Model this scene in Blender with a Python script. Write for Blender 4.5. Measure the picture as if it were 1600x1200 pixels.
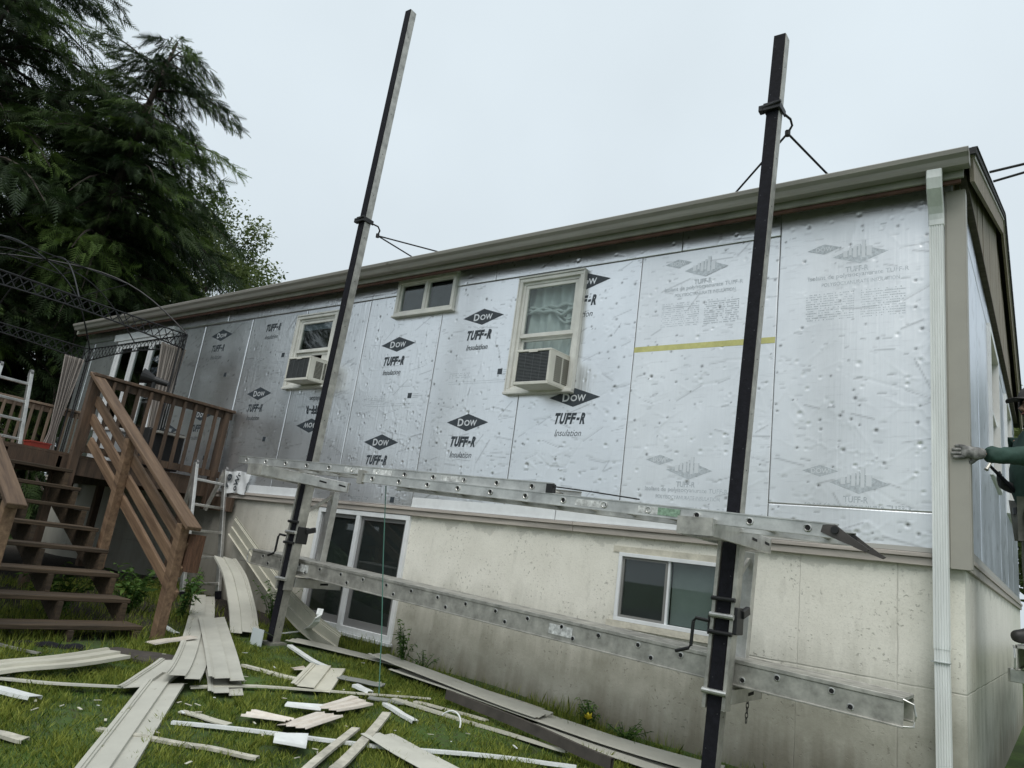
import bpy, math, random
import numpy as np
from mathutils import Vector, Matrix
S = bpy.context.scene
for o in list(bpy.data.objects): bpy.data.objects.remove(o)
R = math.radians
rnd = random.Random(7)
# ------------------------------------------------------------------ camera
YAW, PITCH, ROLL, FPX = R(-37.92234), R(13.89737), R(7.87382), 1130.2
CAM = Vector((0.48, -5.48, 1.45))
def axes():
    f = Vector((math.sin(YAW)*math.cos(PITCH), math.cos(YAW)*math.cos(PITCH), math.sin(PITCH)))
    r0 = Vector((math.cos(YAW), -math.sin(YAW), 0)); u0 = r0.cross(f)
    r = r0*math.cos(ROLL) + u0*math.sin(ROLL); u = u0*math.cos(ROLL) - r0*math.sin(ROLL)
    return r, u, f
CR, CU, CF = axes()
cd = bpy.data.cameras.new('camera'); cam = bpy.data.objects.new('camera', cd)
S.collection.objects.link(cam); S.camera = cam
cd.sensor_fit = 'HORIZONTAL'; cd.sensor_width = 36; cd.lens = FPX/1600*36; cd.clip_end = 3000; cd.clip_start = .05
cam.matrix_world = Matrix(((CR.x, CU.x, -CF.x, CAM.x), (CR.y, CU.y, -CF.y, CAM.y), (CR.z, CU.z, -CF.z, CAM.z), (0, 0, 0, 1)))
# ------------------------------------------------------------------ world, sun, exposure
SUN_EL, SUN_AZ = R(58), R(150)          # high, behind the camera; overcast
w = bpy.data.worlds.new('World'); S.world = w; w.use_nodes = True
nt = w.node_tree; nt.nodes.clear()
out = nt.nodes.new('ShaderNodeOutputWorld'); bg = nt.nodes.new('ShaderNodeBackground'); nt.links.new(bg.outputs[0], out.inputs[0])
sky = nt.nodes.new('ShaderNodeTexSky'); sky.sky_type = 'NISHITA'; sky.sun_disc = False
sky.sun_elevation = SUN_EL; sky.sun_rotation = SUN_AZ; sky.air_density = 1.5; sky.dust_density = 6; sky.ozone_density = 1
# overcast: the clear sky is veiled by an even layer of cloud, a little brighter towards the zenith
tc = nt.nodes.new('ShaderNodeTexCoord'); sp = nt.nodes.new('ShaderNodeSeparateXYZ'); nt.links.new(tc.outputs['Generated'], sp.inputs[0])
mr = nt.nodes.new('ShaderNodeMapRange'); mr.inputs[1].default_value = -.05; mr.inputs[2].default_value = 1; mr.inputs[3].default_value = 0; mr.inputs[4].default_value = 1
nt.links.new(sp.outputs[2], mr.inputs[0])
cl = nt.nodes.new('ShaderNodeValToRGB'); nt.links.new(mr.outputs[0], cl.inputs[0])
cl.color_ramp.elements[0].color = (5.85, 6.55, 7.05, 1); cl.color_ramp.elements[1].color = (6.8, 7.6, 8.05, 1)
nz = nt.nodes.new('ShaderNodeTexNoise'); nz.inputs['Scale'].default_value = 2.2; nz.inputs['Detail'].default_value = 4
nt.links.new(tc.outputs['Generated'], nz.inputs['Vector'])
mrn = nt.nodes.new('ShaderNodeMapRange'); mrn.inputs[1].default_value = .3; mrn.inputs[2].default_value = .7; mrn.inputs[3].default_value = .94; mrn.inputs[4].default_value = 1.05
nt.links.new(nz.outputs[0], mrn.inputs[0])
mm = nt.nodes.new('ShaderNodeVectorMath'); mm.operation = 'SCALE'; nt.links.new(cl.outputs[0], mm.inputs[0]); nt.links.new(mrn.outputs[0], mm.inputs['Scale'])
mx = nt.nodes.new('ShaderNodeMixRGB'); mx.inputs[0].default_value = .93
nt.links.new(sky.outputs[0], mx.inputs[1]); nt.links.new(mm.outputs[0], mx.inputs[2]); nt.links.new(mx.outputs[0], bg.inputs[0])
bg.inputs[1].default_value = .1
sl = bpy.data.lights.new('sun', 'SUN'); sl.energy = 1.5; sl.angle = R(40); sl.color = (1, .97, .93)
sun = bpy.data.objects.new('sun', sl); S.collection.objects.link(sun)
sd = Vector((math.sin(SUN_AZ)*math.cos(SUN_EL), math.cos(SUN_AZ)*math.cos(SUN_EL), math.sin(SUN_EL)))
sun.rotation_euler = (-sd).to_track_quat('-Z', 'Y').to_euler(); sun.location = sd*40
S.view_settings.view_transform = 'Standard'; S.view_settings.look = 'None'; S.view_settings.gamma = 1
S.view_settings.use_curve_mapping = False; S.view_settings.exposure = .25
S.render.engine = 'CYCLES'
# ------------------------------------------------------------------ pixel helpers (a pixel gives a direction, the plane it touches gives the distance)
def ray(px, py): return CF + CR*((px-800)/FPX) - CU*((py-600)/FPX)
def W(px, py, y=0.):
    d = ray(px, py); return CAM + d*((y-CAM.y)/d.y)
def XP(px, py, x):
    d = ray(px, py); return CAM + d*((x-CAM.x)/d.x)
def gz(x, y):
    return .3 + .042*(-min(0, max(x, -9))-1.6) + .05*max(min(y, 0), -7)
def G(px, py, h=0.):
    d = ray(px, py); t = 3.
    for i in range(40):
        P = CAM + d*t; t = (gz(P.x, P.y)+h-CAM.z)/d.z
    return CAM + d*t
# ------------------------------------------------------------------ mesh helpers
COL = S.collection
WL = {}
class MB:
    def __init__(s): s.v = []; s.f = []; s.m = []
    def add(s, vs, fs, m=0):
        b = len(s.v); s.v += [tuple(v) for v in vs]
        s.f += [tuple(b+i for i in f) for f in fs]; s.m += [m]*len(fs); return s
    def box(s, x0, x1, y0, y1, z0, z1, m=0):
        return s.add([(x0,y0,z0),(x1,y0,z0),(x1,y1,z0),(x0,y1,z0),(x0,y0,z1),(x1,y0,z1),(x1,y1,z1),(x0,y1,z1)],
              [(0,3,2,1),(4,5,6,7),(0,1,5,4),(1,2,6,5),(2,3,7,6),(3,0,4,7)], m)
    def beam(s, p, q, wd, ht, up=(0,0,1), m=0):
        p = Vector(p); q = Vector(q); t = (q-p).normalized(); sd_ = t.cross(Vector(up)).normalized(); u = sd_.cross(t)
        vs = [c + sd_*(a*wd/2) + u*(b*ht/2) for c in (p, q) for a, b in ((-1,-1),(1,-1),(1,1),(-1,1))]
        return s.add(vs, [(0,1,2,3),(7,6,5,4),(0,4,5,1),(1,5,6,2),(2,6,7,3),(3,7,4,0)], m)
    def tube(s, pts, r, n=8, m=0):
        pts = [Vector(p) for p in pts]; k = len(pts); rs = r if isinstance(r, (list, tuple)) else [r]*k
        b = len(s.v); ref = Vector((.31,.17,.93))
        for i, p in enumerate(pts):
            t = (pts[min(i+1,k-1)]-pts[max(i-1,0)]).normalized()
            a = t.cross(ref)
            if a.length < .05: a = t.cross(Vector((1,0,0)))
            a.normalize(); c = t.cross(a)
            for j in range(n):
                an = 2*math.pi*j/n; s.v.append(tuple(p + a*(math.cos(an)*rs[i]) + c*(math.sin(an)*rs[i])))
        for i in range(k-1):
            for j in range(n):
                s.f.append((b+i*n+j, b+i*n+(j+1)%n, b+(i+1)*n+(j+1)%n, b+(i+1)*n+j)); s.m.append(m)
        s.f.append(tuple(b+j for j in range(n))[::-1]); s.m.append(m); s.f.append(tuple(b+(k-1)*n+j for j in range(n))); s.m.append(m)
        return s
    def sweep(s, prof, pts, side=None, m=0, caps=True):
        # closed 2-D profile (a along side, b along normal) swept along pts
        pts = [Vector(p) for p in pts]; k = len(pts); n = len(prof); b = len(s.v)
        for i, p in enumerate(pts):
            t = (pts[min(i+1,k-1)]-pts[max(i-1,0)]).normalized()
            sv = side[i] if isinstance(side, list) else side
            sv = Vector((t.y, -t.x, 0)) if sv is None else Vector(sv)
            sv = (sv - t*sv.dot(t)).normalized(); u = sv.cross(t)
            for a, c in prof: s.v.append(tuple(p + sv*a + u*c))
        for i in range(k-1):
            for j in range(n):
                s.f.append((b+i*n+j, b+i*n+(j+1)%n, b+(i+1)*n+(j+1)%n, b+(i+1)*n+j)); s.m.append(m)
        if caps:
            s.f.append(tuple(b+j for j in range(n))[::-1]); s.m.append(m); s.f.append(tuple(b+(k-1)*n+j for j in range(n))); s.m.append(m)
        return s
    def build(s, name, mat, parent=None, origin=None, smooth=False, bevel=0, cast=None):
        me = bpy.data.meshes.new(name)
        po = WL.get(parent.name, Vector((0,0,0))) if parent else Vector((0,0,0))
        og = Vector(origin) if origin is not None else (po if parent else Vector(s.v[0]))
        a = np.array(s.v, dtype=float) - np.array(og)
        me.from_pydata(a.tolist(), [], s.f)
        for mt in (mat if isinstance(mat, (list, tuple)) else [mat]): me.materials.append(mt)
        if isinstance(mat, (list, tuple)): me.polygons.foreach_set('material_index', s.m)
        if smooth: me.polygons.foreach_set('use_smooth', [True]*len(me.polygons))
        me.update()
        o = bpy.data.objects.new(name, me); COL.objects.link(o)
        if parent: o.parent = parent
        o.location = og - po; WL[o.name] = og
        if bevel:
            bv = o.modifiers.new('bevel', 'BEVEL'); bv.width = bevel; bv.segments = 1; bv.limit_method = 'ANGLE'
        return o
def np_mesh(name, V, F, mat, parent=None, origin=(0,0,0), attr=None, nper=None):
    """many faces of equal size straight from numpy"""
    me = bpy.data.meshes.new(name); nv = len(V); nf, k = F.shape
    po = WL.get(parent.name, Vector((0,0,0))) if parent else Vector((0,0,0)); og = Vector(origin)
    me.vertices.add(nv); me.vertices.foreach_set('co', (V-np.array(og)).astype(np.float32).ravel())
    me.loops.add(nf*k); me.loops.foreach_set('vertex_index', F.astype(np.int32).ravel())
    me.polygons.add(nf); me.polygons.foreach_set('loop_start', np.arange(0, nf*k, k, dtype=np.int32))
    if attr is not None:
        at = me.attributes.new('tint', 'FLOAT', 'POINT'); at.data.foreach_set('value', attr.astype(np.float32))
    me.materials.append(mat); me.update(calc_edges=True); me.validate()
    o = bpy.data.objects.new(name, me); COL.objects.link(o)
    if parent: o.parent = parent
    o.location = og-po; WL[o.name] = og
    return o
def tag(o, label=None, cat=None, group=None, kind=None):
    if label: o['label'] = label
    if cat: o['category'] = cat
    if group: o['group'] = group
    if kind: o['kind'] = kind
    return o
def thing(name, loc, label, cat, group=None):
    o = bpy.data.objects.new(name, None); COL.objects.link(o); o.location = loc; o.empty_display_size = .1
    WL[o.name] = Vector(loc); return tag(o, label, cat, group)
def inst(me, name, parent, loc, rot=(0,0,0), scale=(1,1,1)):
    o = bpy.data.objects.new(name, me); COL.objects.link(o)
    po = WL.get(parent.name, Vector((0,0,0))) if parent else Vector((0,0,0))
    o.parent = parent; o.location = Vector(loc)-po; o.rotation_euler = rot; o.scale = scale; WL[o.name] = Vector(loc); return o
def holed(mb, u0, u1, v0, v1, d0, d1, holes, mp, step=None, disp=None, m=0):
    """slab in the u,v plane between depths d0 (front) and d1 with rectangular holes"""
    us = {u0, u1}; vs = {v0, v1}
    for a, b, c, d in holes:
        us |= {min(max(a,u0),u1), min(max(b,u0),u1)}; vs |= {min(max(c,v0),v1), min(max(d,v0),v1)}
    if step:
        us |= set(np.linspace(u0, u1, max(2, int((u1-u0)/step)+1)).round(4)) ; vs |= set(np.linspace(v0, v1, max(2, int((v1-v0)/step)+1)).round(4))
    def clean(s):
        s = sorted(s); o = [s[0]]
        for x in s[1:]:
            if x-o[-1] > 1e-4: o.append(x)
        return o
    us = clean(us); vs = clean(vs); nu = len(us)-1; nv = len(vs)-1
    keep = [[not any(a < (us[i]+us[i+1])/2 < b and c < (vs[j]+vs[j+1])/2 < d for a, b, c, d in holes) for j in range(nv)] for i in range(nu)]
    idx = {}; V = []; F = []
    def vid(i, j, k):
        if (i,j,k) not in idx:
            d = (d0 + (disp(us[i], vs[j]) if disp and 0 < i < nu and 0 < j < nv else 0)) if k == 0 else d1
            idx[(i,j,k)] = len(V); V.append(mp(us[i], vs[j], d))
        return idx[(i,j,k)]
    for i in range(nu):
        for j in range(nv):
            if not keep[i][j]: continue
            F.append((vid(i,j,0), vid(i+1,j,0), vid(i+1,j+1,0), vid(i,j+1,0)))
            if not step: F.append((vid(i,j,1), vid(i,j+1,1), vid(i+1,j+1,1), vid(i+1,j,1)))
            for (di, dj, e) in ((-1,0,((i,j),(i,j+1))), (1,0,((i+1,j+1),(i+1,j))), (0,-1,((i+1,j),(i,j))), (0,1,((i,j+1),(i+1,j+1)))):
                a, b = i+di, j+dj
                if not (0 <= a < nu and 0 <= b < nv and keep[a][b]):
                    F.append((vid(*e[0],0), vid(*e[1],0), vid(*e[1],1), vid(*e[0],1)))
    mb.add(V, F, m)
FRONT = lambda u, v, d: (u, d, v)          # front wall: x, z, depth in y
SIDE = lambda u, v, d: (-d, u, v)          # gable wall: y, z, depth towards -x
# ------------------------------------------------------------------ materials
MATS = {}
def mat(name, col, rough=.6, metal=0., spec=.5, var=.0, vscale=8., bump=0., bscale=40., detail=6, col2=None, stretch=None, rvar=0., trans=0., rot=None, orand=0.):
    if name in MATS: return MATS[name]
    m = bpy.data.materials.new(name); m.use_nodes = True; n = m.node_tree; b = n.nodes['Principled BSDF']
    b.inputs['Base Color'].default_value = (*col, 1); b.inputs['Roughness'].default_value = rough
    b.inputs['Metallic'].default_value = metal; b.inputs['Specular IOR Level'].default_value = spec
    if trans: b.inputs['Transmission Weight'].default_value = trans
    tc = n.nodes.new('ShaderNodeTexCoord'); vec = tc.outputs['Object']
    if rot:
        mp = n.nodes.new('ShaderNodeMapping'); mp.inputs['Rotation'].default_value = rot; n.links.new(vec, mp.inputs[0]); vec = mp.outputs[0]
    if stretch:
        mp = n.nodes.new('ShaderNodeMapping'); mp.inputs['Scale'].default_value = stretch; n.links.new(vec, mp.inputs[0]); vec = mp.outputs[0]
    if var or col2:
        t = n.nodes.new('ShaderNodeTexNoise'); t.inputs['Scale'].default_value = vscale; t.inputs['Detail'].default_value = detail; t.inputs['Roughness'].default_value = .65; n.links.new(vec, t.inputs[0])
        r = n.nodes.new('ShaderNodeValToRGB'); n.links.new(t.outputs[0], r.inputs[0])
        c2 = col2 if col2 else tuple(min(1, c*(1+var)) for c in col); c1 = col if col2 else tuple(c*(1-var) for c in col)
        r.color_ramp.elements[0].position = .32; r.color_ramp.elements[1].position = .68
        r.color_ramp.elements[0].color = (*c1, 1); r.color_ramp.elements[1].color = (*c2, 1); n.links.new(r.outputs[0], b.inputs['Base Color'])
        if rvar:
            q = n.nodes.new('ShaderNodeMapRange'); q.inputs[3].default_value = rough-rvar; q.inputs[4].default_value = rough+rvar; n.links.new(t.outputs[0], q.inputs[0]); n.links.new(q.outputs[0], b.inputs['Roughness'])
    if orand:
        oi = n.nodes.new('ShaderNodeObjectInfo'); q = n.nodes.new('ShaderNodeMapRange'); q.inputs[3].default_value = 1-orand; q.inputs[4].default_value = 1+orand; n.links.new(oi.outputs['Random'], q.inputs[0])
        vm = n.nodes.new('ShaderNodeVectorMath'); vm.operation = 'SCALE'; n.links.new(q.outputs[0], vm.inputs['Scale'])
        src = b.inputs['Base Color'].links[0].from_socket if b.inputs['Base Color'].links else None
        if src: n.links.new(src, vm.inputs[0])
        else: vm.inputs[0].default_value = col
        n.links.new(vm.outputs[0], b.inputs['Base Color'])
    if bump:
        t2 = n.nodes.new('ShaderNodeTexNoise'); t2.inputs['Scale'].default_value = bscale; t2.inputs['Detail'].default_value = 5; n.links.new(vec, t2.inputs[0])
        bp = n.nodes.new('ShaderNodeBump'); bp.inputs['Strength'].default_value = bump; bp.inputs['Distance'].default_value = .01; n.links.new(t2.outputs[0], bp.inputs['Height']); n.links.new(bp.outputs[0], b.inputs['Normal'])
    MATS[name] = m; return m
def nodes(m): return m.node_tree, m.node_tree.nodes['Principled BSDF']
def mth(n, op, a, b=None, clamp=False):
    k = n.nodes.new('ShaderNodeMath'); k.operation = op; k.use_clamp = clamp
    for i, x in enumerate((a, b)):
        if x is None: continue
        if isinstance(x, (int, float)): k.inputs[i].default_value = x
        else: n.links.new(x, k.inputs[i])
    return k.outputs[0]
def noise(n, vec, sc, det=5, rough=.6, stretch=None, dist=0):
    if stretch:
        mp = n.nodes.new('ShaderNodeMapping'); mp.inputs['Scale'].default_value = stretch; n.links.new(vec, mp.inputs[0]); vec = mp.outputs[0]
    t = n.nodes.new('ShaderNodeTexNoise'); t.inputs['Scale'].default_value = sc; t.inputs['Detail'].default_value = det; t.inputs['Roughness'].default_value = rough; t.inputs['Distortion'].default_value = dist
    n.links.new(vec, t.inputs[0]); return t.outputs[0]
def ramp(n, x, a, b, c0=(0,0,0), c1=(1,1,1)):
    r = n.nodes.new('ShaderNodeValToRGB'); n.links.new(x, r.inputs[0]); r.color_ramp.elements[0].position = a; r.color_ramp.elements[1].position = b
    r.color_ramp.elements[0].color = (*c0, 1); r.color_ramp.elements[1].color = (*c1, 1); return r.outputs[0]
def mixc(n, fac, a, b, mode='MIX'):
    k = n.nodes.new('ShaderNodeMixRGB'); k.blend_type = mode
    for i, x in ((0, fac), (1, a), (2, b)):
        if isinstance(x, (int, float)): k.inputs[i].default_value = x
        elif isinstance(x, tuple): k.inputs[i].default_value = (*x, 1)
        else: n.links.new(x, k.inputs[i])
    return k.outputs[0]

def foil_material(name, base, rough, metal):
    m = mat(name, base, rough, metal); n, b = nodes(m)
    g = n.nodes.new('ShaderNodeNewGeometry').outputs['Position']
    at = n.nodes.new('ShaderNodeAttribute'); at.attribute_name = 'tint'          # torn spots, scuffs and painted crease shade, set per vertex
    sm = noise(n, g, 1.6, 5, .65, (1,1,.6)); st_ = noise(n, g, 14, 4, .7, (.3,.3,2.6))
    cb = mixc(n, ramp(n, sm, .3, .7), tuple(c*.82 for c in base), base)
    cb = mixc(n, mth(n, 'MULTIPLY', ramp(n, st_, .56, .72), .3), cb, tuple(c*.5 for c in base))
    cb = mixc(n, at.outputs['Fac'], cb, (.07,.07,.07)); n.links.new(cb, b.inputs['Base Color'])
    rr = n.nodes.new('ShaderNodeMapRange'); rr.inputs[3].default_value = rough-.08; rr.inputs[4].default_value = rough+.1; n.links.new(sm, rr.inputs[0]); n.links.new(rr.outputs[0], b.inputs['Roughness'])
    bp = n.nodes.new('ShaderNodeBump'); bp.inputs['Strength'].default_value = .3; bp.inputs['Distance'].default_value = .006
    n.links.new(noise(n, g, 45, 2, .5, (1,1,.03)), bp.inputs['Height']); n.links.new(bp.outputs[0], b.inputs['Normal'])
    return m
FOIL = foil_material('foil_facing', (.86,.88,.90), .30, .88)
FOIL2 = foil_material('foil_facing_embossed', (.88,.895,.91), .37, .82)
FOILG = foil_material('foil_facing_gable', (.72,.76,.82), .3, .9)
FOAM = mat('foam_edge', (.20,.19,.15), .9)
INK = mat('print_ink', (.035,.045,.055), .45, var=.3, vscale=30)
INK_PALE = mat('pale_print_ink', (.54,.57,.59), .42, .6, var=.25, vscale=40)
LETTER = mat('print_knockout', (.72,.74,.76), .42, .55)
CREAM = mat('cream_vinyl', (.62,.62,.58), .45, var=.12, vscale=6, bump=.05)
WHITE = mat('white_vinyl', (.74,.76,.77), .4, var=.08, vscale=5)
DSP = mat('downspout_paint', (.74,.765,.75), .4, var=.1, vscale=3, stretch=(6,6,.6))
GUT = mat('gutter_paint', (.31,.295,.268), .45, .0, var=.16, vscale=3, stretch=(.5,6,6), bump=.06)
TAUPE = mat('taupe_vinyl', (.34,.325,.285), .5, var=.07, vscale=2)
FASCIA = mat('fascia_paint', (.30,.30,.26), .6, var=.2, vscale=4)
RAWWOOD = mat('raw_soffit_wood', (.09,.07,.055), .85, var=.45, vscale=5, stretch=(.3,3,3), bump=.3)
BAND = mat('weathered_band', (.43,.39,.35), .6, var=.25, vscale=5, stretch=(.4,4,6), bump=.1)
GABWOOD = mat('weathered_gable_wood', (.27,.235,.19), .85, var=.3, vscale=9, stretch=(4,4,.25), bump=.4)
SHING = mat('asphalt_shingle', (.035,.035,.037), .95, var=.3, vscale=60, bump=.4)
ALU = mat('aluminium', (.56,.56,.54), .42, .85, var=.28, vscale=7, rvar=.1, bump=.06, bscale=25)
ALU_D = mat('worn_aluminium', (.43,.42,.385), .52, .7, var=.35, vscale=9, rvar=.1, bump=.08, bscale=30)
RUBBER = mat('black_rubber', (.010,.010,.014), .75, spec=.2, var=.35, vscale=25, bump=.2, bscale=60)
BLACKM = mat('black_steel', (.02,.02,.021), .5, .3)
HOLE = mat('dark_hole', (.008,.008,.008), .8)
GLASSM = mat('window_glass', (.7,.75,.75), .03, 0, .6, trans=1.)
SCREEN = mat('insect_screen', (.045,.048,.05), .55, spec=.4, var=.15, vscale=4)
PLY = mat('sheathing', (.3,.24,.16), .9, var=.2)
DARKIN = mat('room_interior', (.10,.10,.10), .9)
CURT = mat('white_curtain', (.72,.74,.74), .9)
DECKW = mat('stained_deck_wood', (.042,.028,.019), .74, col2=(.115,.072,.046), vscale=7, stretch=(3,3,.35), bump=.3, bscale=14, orand=.28)
STAIRW = mat('weathered_stair_wood', (.026,.018,.011), .8, col2=(.085,.058,.034), vscale=9, stretch=(4,.25,4), bump=.4, bscale=14, orand=.28)
RAILW = mat('worn_handrail_wood', (.075,.042,.023), .72, col2=(.21,.135,.08), vscale=8, rot=(0,R(-29),0), stretch=(.22,3,3), bump=.35, bscale=14, orand=.28)
BALW = mat('tan_baluster_wood', (.15,.11,.08), .75, col2=(.24,.18,.13), vscale=7, stretch=(3,3,.3), orand=.28)
YELLOW = mat('yellow_tape', (.58,.56,.22), .5, var=.15, vscale=10)
GREENR = mat('green_cord', (.08,.2,.16), .7)
def concrete():
    m = mat('stained_shaded_concrete', (.5,.48,.42), .88); n, b = nodes(m)
    g = n.nodes.new('ShaderNodeNewGeometry').outputs['Position']; s = n.nodes.new('ShaderNodeSeparateXYZ'); n.links.new(g, s.inputs[0])
    z = s.outputs[2]
    big = noise(n, g, .9, 6, .65); streak = noise(n, g, 5, 5, .65, (1,1,.08)); spk = noise(n, g, 38, 3, .6); blot = noise(n, g, 2.6, 7, .7)
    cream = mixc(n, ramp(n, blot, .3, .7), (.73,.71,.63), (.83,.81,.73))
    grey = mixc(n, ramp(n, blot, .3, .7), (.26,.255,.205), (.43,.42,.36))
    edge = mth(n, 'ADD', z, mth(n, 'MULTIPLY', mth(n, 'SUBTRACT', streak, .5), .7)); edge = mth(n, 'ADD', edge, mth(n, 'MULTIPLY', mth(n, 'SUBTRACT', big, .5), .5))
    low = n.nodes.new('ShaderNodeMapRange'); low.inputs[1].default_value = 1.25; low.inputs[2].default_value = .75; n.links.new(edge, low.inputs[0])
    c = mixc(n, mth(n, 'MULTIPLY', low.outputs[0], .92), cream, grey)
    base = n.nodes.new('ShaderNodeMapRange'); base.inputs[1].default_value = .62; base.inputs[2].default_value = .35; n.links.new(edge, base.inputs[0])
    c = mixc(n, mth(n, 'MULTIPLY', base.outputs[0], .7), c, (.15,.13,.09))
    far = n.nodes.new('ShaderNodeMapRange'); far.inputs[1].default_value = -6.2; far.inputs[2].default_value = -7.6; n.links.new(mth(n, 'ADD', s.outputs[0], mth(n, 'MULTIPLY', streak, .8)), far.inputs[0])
    c = mixc(n, mth(n, 'MULTIPLY', far.outputs[0], .7), c, (.19,.175,.145))  # shade under the deck painted into the concrete's far left end
    # bare patches where paint has come away below the band, dark pits
    pit = mth(n, 'MULTIPLY', ramp(n, spk, .60, .65), ramp(n, noise(n, g, 3, 4), .44, .58)); c = mixc(n, mth(n, 'MULTIPLY', pit, .45), c, (.17,.16,.135)); c = mixc(n, mth(n, 'MULTIPLY', ramp(n, noise(n, g, 90, 3), .5, .7), .16), c, (.25,.24,.21))
    c = mixc(n, mth(n, 'MULTIPLY', ramp(n, noise(n, g, 9, 5, .7, (1,1,.25)), .56, .7), .22), c, (.33,.32,.27))
    topb = n.nodes.new('ShaderNodeMapRange'); topb.inputs[1].default_value = 1.66; topb.inputs[2].default_value = 1.80; n.links.new(mth(n, 'ADD', z, mth(n, 'MULTIPLY', mth(n, 'SUBTRACT', noise(n, g, 4, 5), .5), .42)), topb.inputs[0])
    c = mixc(n, mth(n, 'MULTIPLY', ramp(n, topb.outputs[0], .62, .75), .4), c, (.40,.39,.34))
    # form lines left by the shuttering
    wob = mth(n, 'MULTIPLY', mth(n, 'SUBTRACT', noise(n, g, 3, 3), .5), .02)
    ln = None
    for src, val, wd in ((z, 1.05, .006), (s.outputs[0], -.38, .005), (s.outputs[0], -1.0, .004), (s.outputs[1], 2.4, .006)):
        d = mth(n, 'ABSOLUTE', mth(n, 'SUBTRACT', mth(n, 'ADD', src, wob), val)); k = mth(n, 'MULTIPLY', ramp(n, d, wd*.3, wd, (1,1,1), (0,0,0)), ramp(n, blot, .4, .6, (.35,)*3, (1,)*3))
        ln = k if ln is None else mth(n, 'MAXIMUM', ln, k)
    c = mixc(n, mth(n, 'MULTIPLY', ln, .42), c, (.17,.155,.13)); n.links.new(c, b.inputs['Base Color'])
    h = mth(n, 'ADD', mth(n, 'MULTIPLY', spk, .25), mth(n, 'MULTIPLY', blot, .8)); h = mth(n, 'SUBTRACT', h, mth(n, 'MULTIPLY', pit, .6)); h = mth(n, 'SUBTRACT', h, mth(n, 'MULTIPLY', ln, .8))
    bp = n.nodes.new('ShaderNodeBump'); bp.inputs['Strength'].default_value = .5; bp.inputs['Distance'].default_value = .012; n.links.new(h, bp.inputs['Height']); n.links.new(bp.outputs[0], b.inputs['Normal'])
    return m
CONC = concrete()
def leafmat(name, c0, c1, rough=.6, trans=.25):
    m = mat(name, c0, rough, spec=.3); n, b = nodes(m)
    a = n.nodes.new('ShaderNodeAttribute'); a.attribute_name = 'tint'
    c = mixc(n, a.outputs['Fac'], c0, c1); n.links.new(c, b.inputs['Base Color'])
    tr = n.nodes.new('ShaderNodeBsdfTranslucent'); n.links.new(c, tr.inputs[0]); ms = n.nodes.new('ShaderNodeMixShader'); ms.inputs[0].default_value = trans
    o = n.nodes['Material Output']; n.links.new(b.outputs[0], ms.inputs[1]); n.links.new(tr.outputs[0], ms.inputs[2]); n.links.new(ms.outputs[0], o.inputs[0])
    return m
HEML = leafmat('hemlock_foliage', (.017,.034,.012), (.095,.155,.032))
LEAFY = leafmat('deciduous_foliage', (.055,.09,.025), (.19,.23,.08), trans=.35)
GRASSM = leafmat('grass_blades', (.055,.12,.016), (.38,.41,.08), trans=.3)
WEEDM = leafmat('weed_foliage', (.04,.10,.02), (.17,.28,.06), trans=.3)
BARK = mat('bark', (.04,.03,.024), .9, var=.4, vscale=12, stretch=(3,3,.6), bump=.5)
def soil():
    m = mat('lawn_soil', (.06,.06,.025), .95); n, b = nodes(m)
    g = n.nodes.new('ShaderNodeNewGeometry').outputs['Position']
    c = mixc(n, ramp(n, noise(n, g, 1.4, 6), .35, .65), (.03,.055,.012), (.065,.12,.02)); c = mixc(n, ramp(n, noise(n, g, 20, 5), .5, .75), c, (.045,.036,.02))
    s = n.nodes.new('ShaderNodeSeparateXYZ'); n.links.new(g, s.inputs[0])
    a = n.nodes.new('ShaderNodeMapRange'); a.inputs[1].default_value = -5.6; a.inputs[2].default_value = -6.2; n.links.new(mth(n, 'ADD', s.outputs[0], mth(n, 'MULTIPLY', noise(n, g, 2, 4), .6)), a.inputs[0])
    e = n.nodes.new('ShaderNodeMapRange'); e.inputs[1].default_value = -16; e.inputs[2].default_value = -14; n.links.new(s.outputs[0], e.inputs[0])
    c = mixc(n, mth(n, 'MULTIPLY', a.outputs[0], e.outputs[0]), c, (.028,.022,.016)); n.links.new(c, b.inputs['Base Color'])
    bp = n.nodes.new('ShaderNodeBump'); bp.inputs['Strength'].default_value = .6; bp.inputs['Distance'].default_value = .03; n.links.new(noise(n, g, 30, 5), bp.inputs['Height']); n.links.new(bp.outputs[0], b.inputs['Normal'])
    return m
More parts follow.
